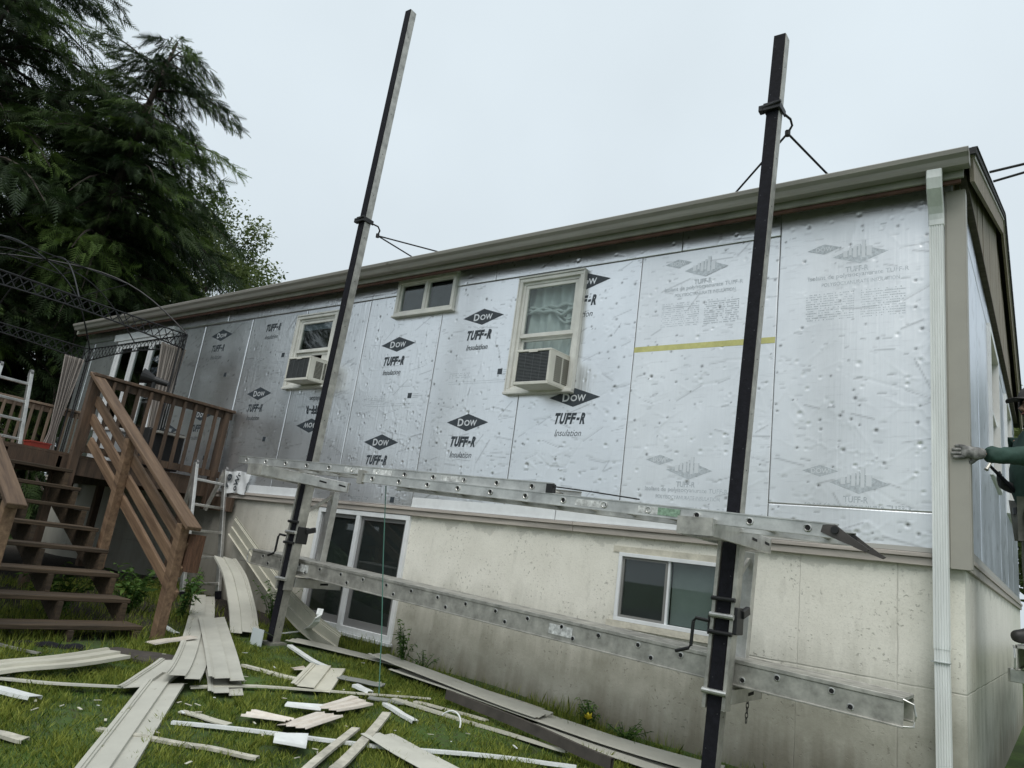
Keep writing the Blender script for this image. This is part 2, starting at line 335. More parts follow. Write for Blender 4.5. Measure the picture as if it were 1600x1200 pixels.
# ------------------------------------------------------------------ ground
def make_ground():
    xs = sorted(set([-900,-300,-120,-60,-35,-25,-20,-16] + [round(-14+i*.25, 3) for i in range(0, 73)] + [8,14,25,60,120,300,900]))
    ys = sorted(set([-900,-300,-120,-60,-30,-18,-12] + [round(-9+i*.25, 3) for i in range(0, 45)] + [4,8,14,25,60,120,300,900]))
    V = []; F = []
    for y in ys:
        for x in xs:
            n = .012*math.sin(x*3.1+y*1.7)+.01*math.sin(y*4.3-x*2.2) if abs(x) < 14 and abs(y) < 9 else 0
            V.append((x, y, gz(x, y)+n))
    k = len(xs)
    for j in range(len(ys)-1):
        for i in range(k-1): F.append((j*k+i, j*k+i+1, (j+1)*k+i+1, (j+1)*k+i))
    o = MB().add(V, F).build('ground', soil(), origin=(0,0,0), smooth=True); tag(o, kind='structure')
make_ground()
def glass_material():
    m = MATS['window_glass']; n = m.node_tree; n.nodes.clear()
    o = n.nodes.new('ShaderNodeOutputMaterial'); ms = n.nodes.new('ShaderNodeMixShader'); tr = n.nodes.new('ShaderNodeBsdfTransparent'); gl = n.nodes.new('ShaderNodeBsdfGlossy'); lw = n.nodes.new('ShaderNodeLayerWeight'); lw.inputs[0].default_value = .5
    fac = mth(n, 'ADD', mth(n, 'MULTIPLY', mth(n, 'POWER', lw.outputs['Facing'], 3.5), .9), .045)
    tr.inputs[0].default_value = (.82,.86,.85,1); gl.inputs['Roughness'].default_value = .02
    n.links.new(fac, ms.inputs[0]); n.links.new(tr.outputs[0], ms.inputs[1]); n.links.new(gl.outputs[0], ms.inputs[2]); n.links.new(ms.outputs[0], o.inputs[0])
glass_material()
# ------------------------------------------------------------------ house
XL, YB = -13.9, 7.8
house = thing('house', (0, 0, .3), 'long house with bare foil insulation boards over a cream concrete basement', 'house')
W1 = (-3.83, -3.07, 3.07, 4.27); W2 = (-5.64, -4.73, 4.05, 4.49); W3 = (-7.45, -6.66, 3.25, 4.22); DR = (-12.5, -10.72, 2.02, 4.27)
BW = (-2.44, -1.58, 1.13, 1.67); SW = (-6.33, -4.87, .54, 1.795)
UP = [W1, W2, W3, DR]; LO = [BW, SW]
# foundation and framing
mb = MB(); holed(mb, XL, 0, -.3, 1.81, .03, .25, LO, FRONT); mb.box(-.25, -.001, .25, YB-.25, -.3, 1.81); mb.box(XL, 0, YB-.25, YB, -.3, 1.81); mb.box(XL, XL+.2, .25, YB-.25, -.3, 1.81)
# chipped corner edge of the basement wall
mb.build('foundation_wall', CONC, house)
mb = MB(); holed(mb, XL+.01, -.03, 1.82, 4.62, .03, .09, UP, FRONT); mb.box(-.09, -.031, .09, YB-.1, 1.82, 4.62); mb.box(XL+.01, -.03, YB-.1, YB-.03, 1.82, 4.62); mb.box(XL+.01, XL+.08, .09, YB-.1, 1.82, 4.62)
mb.build('sheathing', PLY, house)
MB().box(XL+.09, -.1, .1, YB-.11, 1.9, 2.0).build('floor_deck', DARKIN, house)
MB().box(XL+.09, -.1, .1, YB-.11, 4.5, 4.55).build('ceiling_deck', DARKIN, house)
MB().box(XL+.09, -.1, 3.0, 3.1, 2.0, 4.5).build('inner_wall', DARKIN, house)
MB().box(XL+.21, -.26, 2.2, 2.3, -.2, 1.8).build('inner_wall', DARKIN, house)
# foam boards
rp = random.Random(3)
def foil_relief(u, v, u0, u1, v0, v1, dens):
    """dents, fastener dimples and wrinkles pressed into the foil; depth (inwards +) and tint (torn spots, scratches, painted crease shade) at points u, v"""
    d = np.zeros(len(u)); t = np.zeros(len(u)); A = (u1-u0)*(v1-v0)
    rg = np.random.default_rng(int(abs(u0*977)+v0*131))
    P = []
    for _ in range(int(dens*A)): P.append((rg.uniform(u0,u1), rg.uniform(v0,v1), rg.uniform(.004,.011), rg.uniform(.002,.006), rg.random()))
    for s_ in np.arange(u0+.2, u1, .405):
        for w_ in np.arange(v0+.12, v1, .3):
            if rg.random() < .8: P.append((s_+rg.uniform(-.025,.025), w_+rg.uniform(-.07,.07), rg.uniform(.007,.013), rg.uniform(.003,.007), rg.random()))
    for a, b, r, h, k in P:
        m = (np.abs(u-a) < 4*r) & (np.abs(v-b) < 4*r); e = (u[m]-a)**2+(v[m]-b)**2
        d[m] += h*np.exp(-e/(2*r*r)) - .25*h*np.exp(-(np.sqrt(e)-2*r)**2/(r*r))
        if k > .62: t[m] = np.maximum(t[m], np.exp(-((u[m]-a-.3*r)**2+(v[m]-b-.5*r)**2)/(1.1*r*r))*(.35+.65*k))
        # short radiating wrinkles
        if k > .35:
            for q in range(rg.integers(1, 4)):
                an = rg.uniform(0, 6.28); L = rg.uniform(.05, .2); 
                c, s2 = math.cos(an), math.sin(an)*.6; m2 = (np.abs(u-a) < L) & (np.abs(v-b) < L)
                x = (u[m2]-a)*c+(v[m2]-b)*s2; y = -(u[m2]-a)*s2+(v[m2]-b)*c
                d[m2] -= .0016*np.exp(-(y/.006)**2)*np.clip(1-x/L, 0, 1)*(x > 0)
    # long wandering creases, mostly level
    for _ in range(int(7*A)+2):
        a, b = rg.uniform(u0,u1), rg.uniform(v0,v1); an = rg.normal(0, .28); amp = rg.uniform(.0004,.0009)*(1 if rg.random() < .55 else -2.0); wd = rg.uniform(.004,.007)
        for k in range(rg.integers(2, 6)):
            L = rg.uniform(.08,.28); c, s2 = math.cos(an), math.sin(an)
            m = (np.abs(u-a) < L+.05) & (np.abs(v-b) < L+.05); x = (u[m]-a)*c+(v[m]-b)*s2; y = -(u[m]-a)*s2+(v[m]-b)*c
            d[m] -= amp*np.exp(-(y/wd)**2)*((x > -.004) & (x < L+.004))
            if k % 2 == 0: t[m] = np.maximum(t[m], .34*np.exp(-((y+wd)/wd)**2)*((x > 0) & (x < L)))  # crease shade painted as a dark line beside the fold
            a += c*L; b += s2*L; an += rg.normal(0, .4)
    for _ in range(int(45*A)):        # short level scratches and nicks
        a, b, L, th_ = rg.uniform(u0,u1), rg.uniform(v0,v1), rg.uniform(.01,.07), rg.normal(0,.12); m = (np.abs(u-a) < L+.01) & (np.abs(v-b) < .03)
        x = u[m]-a; y = v[m]-b-x*th_; q = np.exp(-(y/.0055)**2)*((x > 0) & (x < L)); t[m] = np.maximum(t[m], rg.uniform(.12,.42)*q); d[m] += .0012*q
    # buckling of the whole sheet
    for _ in range(7):
        kx, kz, ph = rg.uniform(-9,9), rg.uniform(-12,12), rg.uniform(0,6.28); d += .0005*np.sin(kx*u+kz*v+ph)
    return np.maximum(d, -.0014), np.clip(t, 0, 1)
PANELS = []
def panel(u0, u1, v0, v1, m, mp=FRONT, d=0., holes=UP, dens=48, step=.03):
    g = .0013; hs = [h for h in holes if h[0] < u1 and h[1] > u0 and h[2] < v1 and h[3] > v0]
    if mp is FRONT: step = .0105 if u1 > -4.95 else (.015 if u1 > -7.4 else .025)
    q = MB(); holed(q, u0+g, u1-g, v0+g, v1-g, d, d+.028, hs, mp, step=step)
    A = np.array(q.v); fr = np.abs((A[:,1] if mp is FRONT else -A[:,0])-d) < 1e-6
    uu, vv = (A[:,0] if mp is FRONT else A[:,1]), A[:,2]
    inner = fr & (uu > u0+.01) & (uu < u1-.01) & (vv > v0+.01) & (vv < v1-.01)
    dd, tt = foil_relief(uu[inner], vv[inner], u0, u1, v0, v1, dens); T = np.zeros(len(A)); T[inner] = tt
    if mp is FRONT: A[inner,1] += dd
    else: A[inner,0] -= dd
    q.v = A.tolist(); o = q.build('foam_board', m, house); o.data.materials.append(FOAM)
    nr = np.zeros(len(o.data.polygons)*3); o.data.polygons.foreach_get('normal', nr); nr = np.abs(nr.reshape(-1,3)[:, 1 if mp is FRONT else 0]) > .3
    o.data.polygons.foreach_set('use_smooth', nr); o.data.polygons.foreach_set('material_index', (~nr).astype(np.int32))
    at = o.data.attributes.new('tint', 'FLOAT', 'POINT'); at.data.foreach_set('value', T.astype(np.float32))
    PANELS.append((u0, u1, v0, v1, o)); return o
seams = [-13.86, -13.43, -12.21, -10.99, -9.77, -8.55, -7.33, -6.11, -4.89, -3.69, -2.48, -1.24]
for a, b in zip(seams[:-1], seams[1:]):
    panel(a, b, 1.885, 4.325, FOIL2 if a == -2.48 else FOIL)
panel(-1.24, -.03, 2.145, 4.55, FOIL2); panel(-1.24, -.03, 1.885, 2.145, FOIL2)
for a, b in ((-13.86,-11.6),(-11.6,-9.2),(-9.2,-6.8),(-6.8,-4.2),(-4.2,-2.1),(-2.1,-1.24)): panel(a, b, 4.325, 4.6, FOIL)
def panel_at(x, z):
    for u0, u1, v0, v1, o in PANELS:
        if u0 <= x <= u1 and v0 <= z <= v1: return o
    return PANELS[0][4]
front_panels = list(PANELS); PANELS = []
GW = [(2.55, 3.7, 2.9, 4.3), (5.2, 6.3, 2.9, 4.3)]
ys = [.1, 1.32, 2.54, 3.76, 4.98, 6.2, 7.42, YB-.02]
for a, b in zip(ys[:-1], ys[1:]):
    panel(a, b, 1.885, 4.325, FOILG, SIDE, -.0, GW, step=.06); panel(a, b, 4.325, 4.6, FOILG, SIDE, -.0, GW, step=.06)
PANELS = front_panels
# window openings on the gable side
for (a, b, c, d) in GW:
    q = MB(); 
    for r_ in ((a-.05, a+.02, c-.05, d+.05), (b-.02, b+.05, c-.05, d+.05)): q.box(-.06, .03, r_[0], r_[1], r_[2], r_[3])
    q.box(-.06, .03, a+.02, b-.02, d-.02, d+.05); q.box(-.06, .035, a+.02, b-.02, c-.05, c+.02)
    f = q.build('window', WHITE, house); MB().box(-.05, -.045, a+.02, b-.02, c+.02, d-.02).build('pane', GLASSM, f)
    MB().box(-.052, .0, a+.02, b-.02, (c+d)/2-.02, (c+d)/2+.02).build('sash_rail', WHITE, f)
# print on the boards
def text_mesh(body, bold=.0, shear=0.):
    cu = bpy.data.curves.new('t', 'FONT'); cu.body = body; cu.offset = bold; cu.shear = shear; cu.resolution_u = 3; cu.fill_mode = 'FRONT'
    o = bpy.data.objects.new('t', cu); COL.objects.link(o); bpy.context.view_layer.update()
    me = bpy.data.meshes.new_from_object(o.evaluated_get(bpy.context.evaluated_depsgraph_get()))
    V = np.array([v.co[:] for v in me.vertices]); F = [tuple(p.vertices) for p in me.polygons]
    bpy.data.objects.remove(o); bpy.data.meshes.remove(me); bpy.data.curves.remove(cu)
    V = V[:, :2]; lo = V.min(0); hi = V.max(0); V = (V-(lo+hi)/2)/(hi-lo)      # unit box centred on 0
    return V, F
TXT = {}
def txt(body, bold=.0, shear=0.):
    k = (body, bold, shear)
    if k not in TXT: TXT[k] = text_mesh(*k)
    return TXT[k]
def put(mb, body, cx, cz, wd, ht, y, m=0, bold=.02, shear=0., flip=False, italic=0., rot=0.):
    V, F = txt(body, bold, shear); sgn = -1 if flip else 1; vs = []
    ca, sa = math.cos(rot), math.sin(rot)
    for a, b in V:
        a, b = a*wd*sgn + b*italic*ht, b*ht*sgn
        vs.append((cx + a*ca-b*sa, y, cz + a*sa+b*ca))
    mb.add(vs, F, m)
def diamond(mb, cx, cz, wd, ht, y, m=0): mb.add([(cx-wd/2,y,cz),(cx,y,cz-ht/2),(cx+wd/2,y,cz),(cx,y,cz+ht/2)], [(0,1,2,3)], m)
def clip_x(mb, hole, eps=.006):
    """drop print faces lying over a window opening"""
    f2, m2 = [], []
    for f, m in zip(mb.f, mb.m):
        c = np.mean([mb.v[i] for i in f], axis=0)
        if not (hole[0]-.016 < c[0] < hole[1]+.016 and hole[2]-.022 < c[2] < hole[3]+.03): f2.append(f); m2.append(m)
    mb.f, mb.m = f2, m2
def dark_logo(px, py, flip=False, clip=None, only=None):
    P = W(px, py); cx, cz = P.x, P.z; s = -1 if flip else 1; y = -.0016; q = MB()
    if clip:       # fine strips so that the cut edge follows the window
        n = 60
        for i in range(n):
            a = -.5+i/n; b = a+1/n; ha = .09*(1-abs(a)*2); hb = .09*(1-abs(b)*2)
            for j in range(10):
                c0_, c1_ = -1+j*.2, -.8+j*.2; q.add([(cx+a*.55,y,cz+ha*c0_),(cx+b*.55,y,cz+hb*c0_),(cx+b*.55,y,cz+hb*c1_),(cx+a*.55,y,cz+ha*c1_)], [(0,1,2,3)], 0)
    else: diamond(q, cx, cz, .55, .18, y, 0)
    put(q, 'D', cx-s*.085, cz, .075, .078, y-.0012, 1, .028, 0, flip); put(q, 'O', cx-s*.0, cz-s*.006, .072, .062, y-.0012, 1, .028, 0, flip); put(q, 'W', cx+s*.082, cz-s*.006, .09, .062, y-.0012, 1, .024, 0, flip)
    for k, ch in enumerate('TUFF-R'):
        ww = (.056,.056,.05,.05,.032,.056)[k]; xx = (-.142,-.083,-.026,.026,.076,.128)[k]
        put(q, ch, cx-.01*s+s*xx*1.05, cz-s*.2+(0 if ch != '-' else -s*.004), ww, .108 if ch != '-' else .026, y, 0, .055, 0, flip, .18)
    put(q, 'Insulation', cx-s*.02, cz-s*.335, .28, .062, y, 0, .0, 0, flip, .2)
    # small print block and certification mark lower on the board
    if not flip and not clip:
        by = cz-.62
        for k in range(3):
            for j in range(16):
                if rp.random() < .75: q.box(cx-.34+j*.018, cx-.34+j*.018+.012, y, y+.0004, by-k*.022, by-k*.022+.008, 2)
        for k in range(2): q.box(cx-.34, cx+.42, y, y+.0004, by-.09-k*.022, by-.087-k*.022, 2)
        q.box(cx+.30, cx+.36, y, y+.0004, by-.03, by+.03, 0)
        for k in range(3): q.box(cx+.375, cx+.46, y, y+.0004, by+.015-k*.02, by+.021-k*.02, 2)
    if clip:
        for c in clip: clip_x(q, c)
    # keep the print on its own side of the top edge of the board
    q2f, q2m = [], []
    for f, m in zip(q.f, q.m):
        if max(q.v[i][2] for i in f) < 4.322 and min(q.v[i][2] for i in f) > 1.9: q2f.append(f); q2m.append(m)
    q.f, q.m = q2f, q2m
    if q.f: q.build('printed_logo', [INK, LETTER, INK_PALE], panel_at(cx, min(cz, 4.3)))['kind'] = 'stuff'
for px, py in ((755,495), (622,538), (730,660), (595,691), (405,615), (347,524), (315,648)): dark_logo(px, py)
dark_logo(434, 490); dark_logo(485, 665, flip=True); dark_logo(897, 621, clip=[W1]); dark_logo(915, 440, clip=[W1]); dark_logo(250, 560); dark_logo(262, 672)
def pale_logo(cx, cz, lines=True, zmin=1.9):
    q = MB(); y = -.0016
    diamond(q, cx-.24, cz+.04, .25, .085, y, 0); put(q, 'DOW', cx-.24, cz+.04, .125, .036, y-.0008, 1, .02)
    # the larger diamond with rows of buildings standing in it
    diamond(q, cx+.02, cz-.04, .39, .15, y+.0001, 0)
    for a, b, c, d in ((-.10,-.07,-.05,-.0),(-.06,-.04,-.04,.02),(-.03,-.005,-.06,.03),(.005,.02,-.05,.045),(.03,.055,-.07,.07),(.065,.10,-.06,.02)):
        q.box(cx+a, cx+b, y-.0007, y-.0004, cz+c, cz+d, 1); q.box(cx+b, cx+b+.004, y-.0008, y-.0004, cz+c-.01, cz+d, 0)
    put(q, 'TUFF-R', cx+.0, cz-.155, .16, .045, y, 0, .02)
    put(q, 'Isolant de polyisocyanurate TUFF-R', cx+.0, cz-.205, .70, .046, y, 0, .006); put(q, 'POLYISOCYANURATE INSULATION', cx+.02, cz-.262, .54, .03, y, 0, .006)
    for k in range(12):
        for side, x0, n in ((0, -.36, 30), (1, .03, 26)):
            for j in range(n):
                if rp.random() < (.72 if k > 0 else .4): q.box(cx+x0+j*.0115, cx+x0+j*.0115+.0085, y, y+.0004, cz-.34-k*.019, cz-.34-k*.019+.006, 0)
    f2, m2 = [], []
    for f, m in zip(q.f, q.m):
        if min(q.v[i][2] for i in f) > zmin: f2.append(f); m2.append(m)
    q.f, q.m = f2, m2
    q.build('printed_logo', [INK_PALE, LETTER], panel_at(cx, cz))['kind'] = 'stuff'
pale_logo(-1.88, 4.17); pale_logo(-.66, 4.11); pale_logo(-.64, 2.36, zmin=2.15); pale_logo(-1.9, 2.41); pale_logo(-1.88, 3.0, zmin=2.66) if False else None
# yellow tape over the joint of the short board
MB().box(-2.475, -1.245, -.0022, -.0008, 3.405, 3.455).build('tape_strip', YELLOW, house)
# band, starter strips
for a, b in ((XL, -8.3), (-8.3, -6.36), (-6.36, -2.9), (-2.9, -.17)):
    q = MB(); q.box(a+.002, b-.002, -.012, .029, 1.80, 1.85); q.box(a+.002, b-.002, -.03, .029, 1.852, 1.880); q.build('band_board', BAND, house, bevel=.003)
for a, b in ((-8.6, -6.5), (-4.87, -3.1), (-3.09, -1.5)):
    q = MB(); q.box(a, b, -.012, -.004, 1.884, 1.985); q.box(a, b, -.018, -.012, 1.884, 1.896); q.build('starter_strip', WHITE, house)
q = MB(); q.box(-1.45, -.17, -.012, -.004, 1.884, 1.915); q.build('starter_strip', mat('grey_vinyl', (.42,.41,.38), .5), house)
q = MB(); q.box(.001, .022, .1, YB, 1.80, 1.85); q.box(.001, .034, .1, YB, 1.852, 1.88); q.build('band_board', BAND, house); MB().box(.002, .012, .12, YB, 1.884, 1.95).build('starter_strip', mat('grey_vinyl', (.42,.41,.38), .5), house)
# corner trim (two taupe flanges and a slotted nailing hem)
q = MB(); q.box(-.082, .046, -.024, -.016, 1.80, 4.46); q.box(.038, .046, -.016, .085, 1.80, 4.46); q.box(-.082, -.076, -.016, -.001, 1.80, 4.46); q.box(-.072, .038, -.028, -.024, 1.795, 4.45)
ct = q.build('corner_trim', TAUPE, house, bevel=.002)
q = MB(); q.box(.03, .038, .085, .115, 1.82, 4.46); q.build('nail_hem', mat('trim_hem', (.33,.32,.29), .5), ct)
q = MB()
for k in range(62): q.box(.0375, .0395, .093, .105, 1.84+k*.0425, 1.84+k*.0425+.026)
q.build('nail_slot', WHITE, ct)
# eaves: fascia, open soffit, roof, gutter
MB().box(XL-.05, .05, -.17, -.148, 4.475, 4.63).build('fascia', FASCIA, house, bevel=.003)
MB().box(XL-.05, .03, -.147, -.122, 4.45, 4.50).build('fascia_nailer', mat('red_brown_wood', (.11,.055,.04), .8, var=.3), house)
q = MB(); q.box(XL-.02, -.09, -.121, .02, 4.603, 4.62); q.build('soffit_board', RAWWOOD, house)
for k in range(34):
    x = -.35-k*.405; MB().box(x-.019, x+.019, -.120, -.002, 4.54, 4.602).build('rafter_tail', RAWWOOD, house)
slope = (6.22-4.70)/4.1
q = MB()
def roofz(y): return 4.655 + slope*(y+.25) if y < 3.9 else 4.655+slope*(3.9+.25)-slope*(y-3.9)
for (a, b) in ((-.205, 3.9), (3.9, YB+.3)):
    za, zb = roofz(a), roofz(b)
    q.add([(XL-.12,a,za),(.13,a,za),(.13,b,zb),(XL-.12,b,zb),(XL-.12,a,za-.05),(.13,a,za-.05),(.13,b,zb-.05),(XL-.12,b,zb-.05)], [(0,1,2,3),(7,6,5,4),(0,4,5,1),(1,5,6,2),(2,6,7,3),(3,7,4,0)])
rf = q.build('roof', SHING, house)
q = MB()
for i in range(60):   # butt ends of the shingle courses seen along the rake
    y = -.18+i*.137
    if y < 7.9: q.beam((.12, y, roofz(y)+.003), (.12, y+.13, roofz(y+.13)+.003+rp.uniform(0,.003)), .035, .008)
q.build('shingle_edge', SHING, rf)
for a, b in ((-.13, 3.9), (3.9, YB+.2)):
    MB().beam((.095, a, roofz(a)-.145), (.095, b, roofz(b)-.145), .025, .19, up=(0,-slope if a < 1 else slope,1)).build('rake_board', GABWOOD, rf)
    MB().beam((.112, a, roofz(a)-.062), (.112, b, roofz(b)-.062), .012, .025, up=(0,0,1)).build('rake_trim', mat('drip_edge', (.5,.48,.44), .5), rf)
# gable boards
for k in range(26):
    a = .0+k*.3; b = a+.296; za, zb = roofz(a)-.09, roofz(b)-.09
    zt = max(za, zb) if not (a < 3.9 < b) else roofz(3.9)-.09
    dx = rp.uniform(0,.006)
    vs = [(-.02,a,4.612),(.03+dx,a,4.612),(.03+dx,b,4.612),(-.02,b,4.612),(-.02,a,za),(.03+dx,a,za),(.03+dx,b,zb),(-.02,b,zb)]
    MB().add(vs, [(0,3,2,1),(4,5,6,7),(0,1,5,4),(1,2,6,5),(2,3,7,6),(3,0,4,7)]).build('gable_board', GABWOOD, house)
MB().box(-.01, .05, .0, YB, 4.585, 4.611).build('gable_batten', RAWWOOD, house)
# gutter
gp = [(-.242,4.665),(-.245,4.53),(-.325,4.525),(-.335,4.55),(-.345,4.585),(-.372,4.615),(-.380,4.655),(-.372,4.668),(-.366,4.655),(-.360,4.62),(-.335,4.592),(-.322,4.56),(-.316,4.535),(-.253,4.54),(-.25,4.665)]
gp = [(a+.07, 4.525+(b-4.525)*.74) for a, b in gp]
def extr_x(poly, x0, x1, mb, m=0):
    n = len(poly); vs = [(x0,a,b) for a, b in poly]+[(x1,a,b) for a, b in poly]
    mb.add(vs, [(i, i+n, (i+1)%n+n, (i+1)%n) for i in range(n)], m)
q = MB(); extr_x(gp, XL+.05, -5.6, q); extr_x(gp, -5.598, .085, q)
gt = q.build('gutter', GUT, house)
capp = gp[:8]; n = len(capp); q = MB(); q.add([(XL+.045,a,b) for a, b in capp]+[(XL+.05,a,b) for a, b in capp], [tuple(range(n)), tuple(range(2*n-1,n-1,-1))]+[(i,i+n,(i+1)%n+n,(i+1)%n) for i in range(n)]); q.build('end_cap', GUT, gt); q = MB(); q.add([(.086,a,b) for a, b in capp]+[(.092,a,b) for a, b in capp], [tuple(range(n))[::-1], tuple(range(n,2*n))]+[(i,(i+1)%n,(i+1)%n+n,i+n) for i in range(n)]); q.build('end_cap', GUT, gt)
q = MB(); q.box(-5.62, -5.58, -.383, -.24, 4.518, 4.672) if False else q.sweep([(-.02,0),(.02,0),(.02,.003),(-.02,.003)], [(-5.6,-.178,4.523),(-5.6,-.258,4.52),(-5.6,-.28,4.568),(-5.6,-.314,4.602)], side=(1,0,0)); q.build('gutter_seam', GUT, gt)
# downspout
def rib_prof(wd, dp):
    p = []
    n = 6
    for i in range(n):
        a = -wd/2+wd*i/n; p += [(a+.002, -dp/2), (a+wd/n*.55, -dp/2), (a+wd/n*.7, -dp/2+.005), (a+wd/n*.9, -dp/2+.005)]
    p += [(wd/2, -dp/2), (wd/2, dp/2), (-wd/2, dp/2), (-wd/2, -dp/2)]
    return p
q = MB(); q.sweep(rib_prof(.088, .062), [(-.128,-.062,4.20),(-.124,-.062,3.0),(-.118,-.062,1.30)], side=(1,0,0)); ds = q.build('downspout', DSP, house)
q = MB(); q.sweep(rib_prof(.082, .056), [(-.118,-.062,1.32),(-.108,-.062,.18)], side=(1,0,0)); q.build('lower_section', DSP, ds)
q = MB()
el = [(-.12,-.225,4.53),(-.122,-.222,4.47),(-.124,-.20,4.41),(-.126,-.15,4.36),(-.127,-.11,4.32),(-.128,-.075,4.27),(-.128,-.063,4.22),(-.128,-.062,4.17)]
q.sweep([(-.048,-.034),(.048,-.034),(.048,.034),(-.048,.034)], el, side=(1,0,0)); q.build('elbow', DSP, ds, bevel=.006)
q = MB(); q.box(-.178, -.074, -.1, -.012, 1.22, 1.225) ; q.build('joint_crimp', mat('joint_grey', (.3,.33,.32), .6), ds)  # thin grey line across the downspout joint
# ---- windows on the front
def pane_box(p, x0, x1, z0, z1, y, par, mt=None, name='pane'): MB().box(x0, x1, y, y+.004, z0, z1).build(name, mt or GLASSM, par)
def ring(q, x0, x1, z0, z1, t, y0, y1, tb=None):
    tb = tb or t
    q.box(x0, x1, y0, y1, z1-t, z1); q.box(x0, x1, y0, y1, z0, z0+tb); q.box(x0, x0+t, y0, y1, z0+tb, z1-t); q.box(x1-t, x1, y0, y1, z0+tb, z1-t)
def double_hung(R_, meet, curtain):
    x0, x1, z0, z1 = R_
    q = MB(); ring(q, x0, x1, z0, z1, .038, -.045, .03); ring(q, x0+.038, x1-.038, z0+.038, z1-.038, .029, -.02, .06); q.box(x0-.012, x1+.012, -.05, -.03, z0-.01, z1+.01) if False else None
    f = q.build('window', CREAM, house, bevel=.003)
    q = MB(); q.box(x0-.015, x1+.015, -.07, -.002, z0-.022, z0+.004); q.build('sill', CREAM, f, bevel=.003)
    q = MB(); q.box(x0-.012, x1+.012, -.056, -.002, z1+.002, z1+.018); q.box(x0-.014, x0-.001, -.05, -.002, z0+.006, z1); q.box(x1+.001, x1+.014, -.05, -.002, z0+.006, z1); q.build('casing_lip', CREAM, f)
    q = MB(); ring(q, x0+.068, x1-.068, meet-.02, z1-.068, .035, -.012, .02, .04); q.build('upper_sash', CREAM, f, bevel=.002)
    pane_box(None, x0+.1, x1-.1, meet+.02, z1-.1, .0, f)
    if curtain:
        q = MB(); ring(q, x0+.068, x1-.068, z0+.33, meet-.021, .03, .022, .045); q.build('lower_sash', CREAM, f); pane_box(None, x0+.098, x1-.098, z0+.36, meet-.05, .03, f)
        n = 40; m_ = 14; V = []; F = []
        for j in range(m_+1):
            t = j/m_; zz = z1-.06-(z1-z0-.3)*t
            for i in range(n+1):
                s_ = i/n; gather = 1-.25*max(0, t-.55)
                xx = (x0+x1)/2+(s_-.5)*(x1-x0-.1)*gather-.06*max(0,t-.5)
                V.append((xx, .10+.018*math.sin(s_*38+t*3)+.012*math.sin(s_*17-t*5), zz+.02*math.sin(s_*5)*t))
        for j in range(m_):
            for i in range(n): F.append((j*(n+1)+i, j*(n+1)+i+1, (j+1)*(n+1)+i+1, (j+1)*(n+1)+i))
        MB().add(V, F).build('curtain', CURT, f, smooth=True)
        # the valance: a bunched roll of fabric across the window
        q = MB()
        for k in range(3):
            q.tube([(x0+.06+(x1-x0-.12)*i/18, .075-.006*k, 3.98-.022*k+.013*math.sin(i*1.1+k*2)-(.05*max(0,1-abs(i-12)/5) if k else 0)) for i in range(19)], [.012+.006*abs(math.sin(i*.9+k)) for i in range(19)], 8)
        q.tube([(x0+.4+.3*i/12, .078, 3.92-.13*math.sin(i/12*math.pi)) for i in range(13)], .012, 8); q.tube([(x0+.44+.25*i/12, .08, 3.92-.09*math.sin(i/12*math.pi)) for i in range(13)], .01, 8)
        q.build('valance', CURT, f, smooth=True)
    else:
        q = MB(); ring(q, x0+.068, x1-.068, meet-.06, meet-.021, .02, .022, .045); q.build('lower_sash', CREAM, f)
        pane_box(None, x0+.1, x1-.1, z1-.19, z1-.1, .012, f, mat('blind_slat', (.16,.18,.22), .6), 'blind')
    # expanding side panels beside the air conditioner
    q = MB()
    top = z0+.33 if curtain else meet-.06
    for k in range(7):
        a = x1-.068-.024*k; q.box(a-.022, a, .026, .032+(k%2)*.004, z0+.045, top)
        a = x0+.068+.024*k; q.box(a, a+.022, .026, .032+(k%2)*.004, z0+.045, top)
    q.box(x0+.068, x1-.068, .02, .04, top, top+.03); q.build('filler_panel', CREAM, f)
    return f
double_hung(W1, 3.66, True); double_hung(W3, 3.745, False)
x0, x1, z0, z1 = W2
q = MB(); ring(q, x0, x1, z0, z1, .04, -.045, .03); f = q.build('window', CREAM, house, bevel=.003)
MB().box(x0-.015, x1+.015, -.062, -.002, z0-.02, z0+.004).build('sill', CREAM, f, bevel=.003)
MB().box(x0-.012, x1+.012, -.056, -.002, z1+.002, z1+.018).build('casing_lip', CREAM, f)
q = MB(); q.box((x0+x1)/2-.018, (x0+x1)/2+.018, -.03, .02, z0+.04, z1-.04); q.build('mullion', CREAM, f)
for a, b in ((x0+.04, (x0+x1)/2-.018), ((x0+x1)/2+.018, x1-.04)):
    q = MB(); ring(q, a, b, z0+.04, z1-.04, .022, -.015, .02); q.build('sash', CREAM, f); pane_box(None, a+.022, b-.022, z0+.062, z1-.062, 0, f)
    pane_box(None, a+.02, b-.02, z0+.06, z1-.06, .05, f, mat('dark_blind', (.05,.055,.065), .7, var=.5, vscale=6), 'blind')
# sliding door opening on the deck
x0, x1, z0, z1 = DR
q = MB(); ring(q, x0, x1, z0, z1, .07, -.03, .05); f = q.build('patio_door', WHITE, house, bevel=.003)
MB().box(x0-.12, x1+.06, -.05, -.002, z1+.002, z1+.12).build('door_head_trim', WHITE, f)
for a, b in ((x0+.07, x0+.62), (x0+.63, x0+1.18), (x0+1.19, x1-.07)):
    q = MB(); ring(q, a, b, z0+.07, z1-.07, .07, -.01, .03); q.build('door_leaf', WHITE, f); pane_box(None, a+.07, b-.07, z0+.14, z1-.14, 0, f)
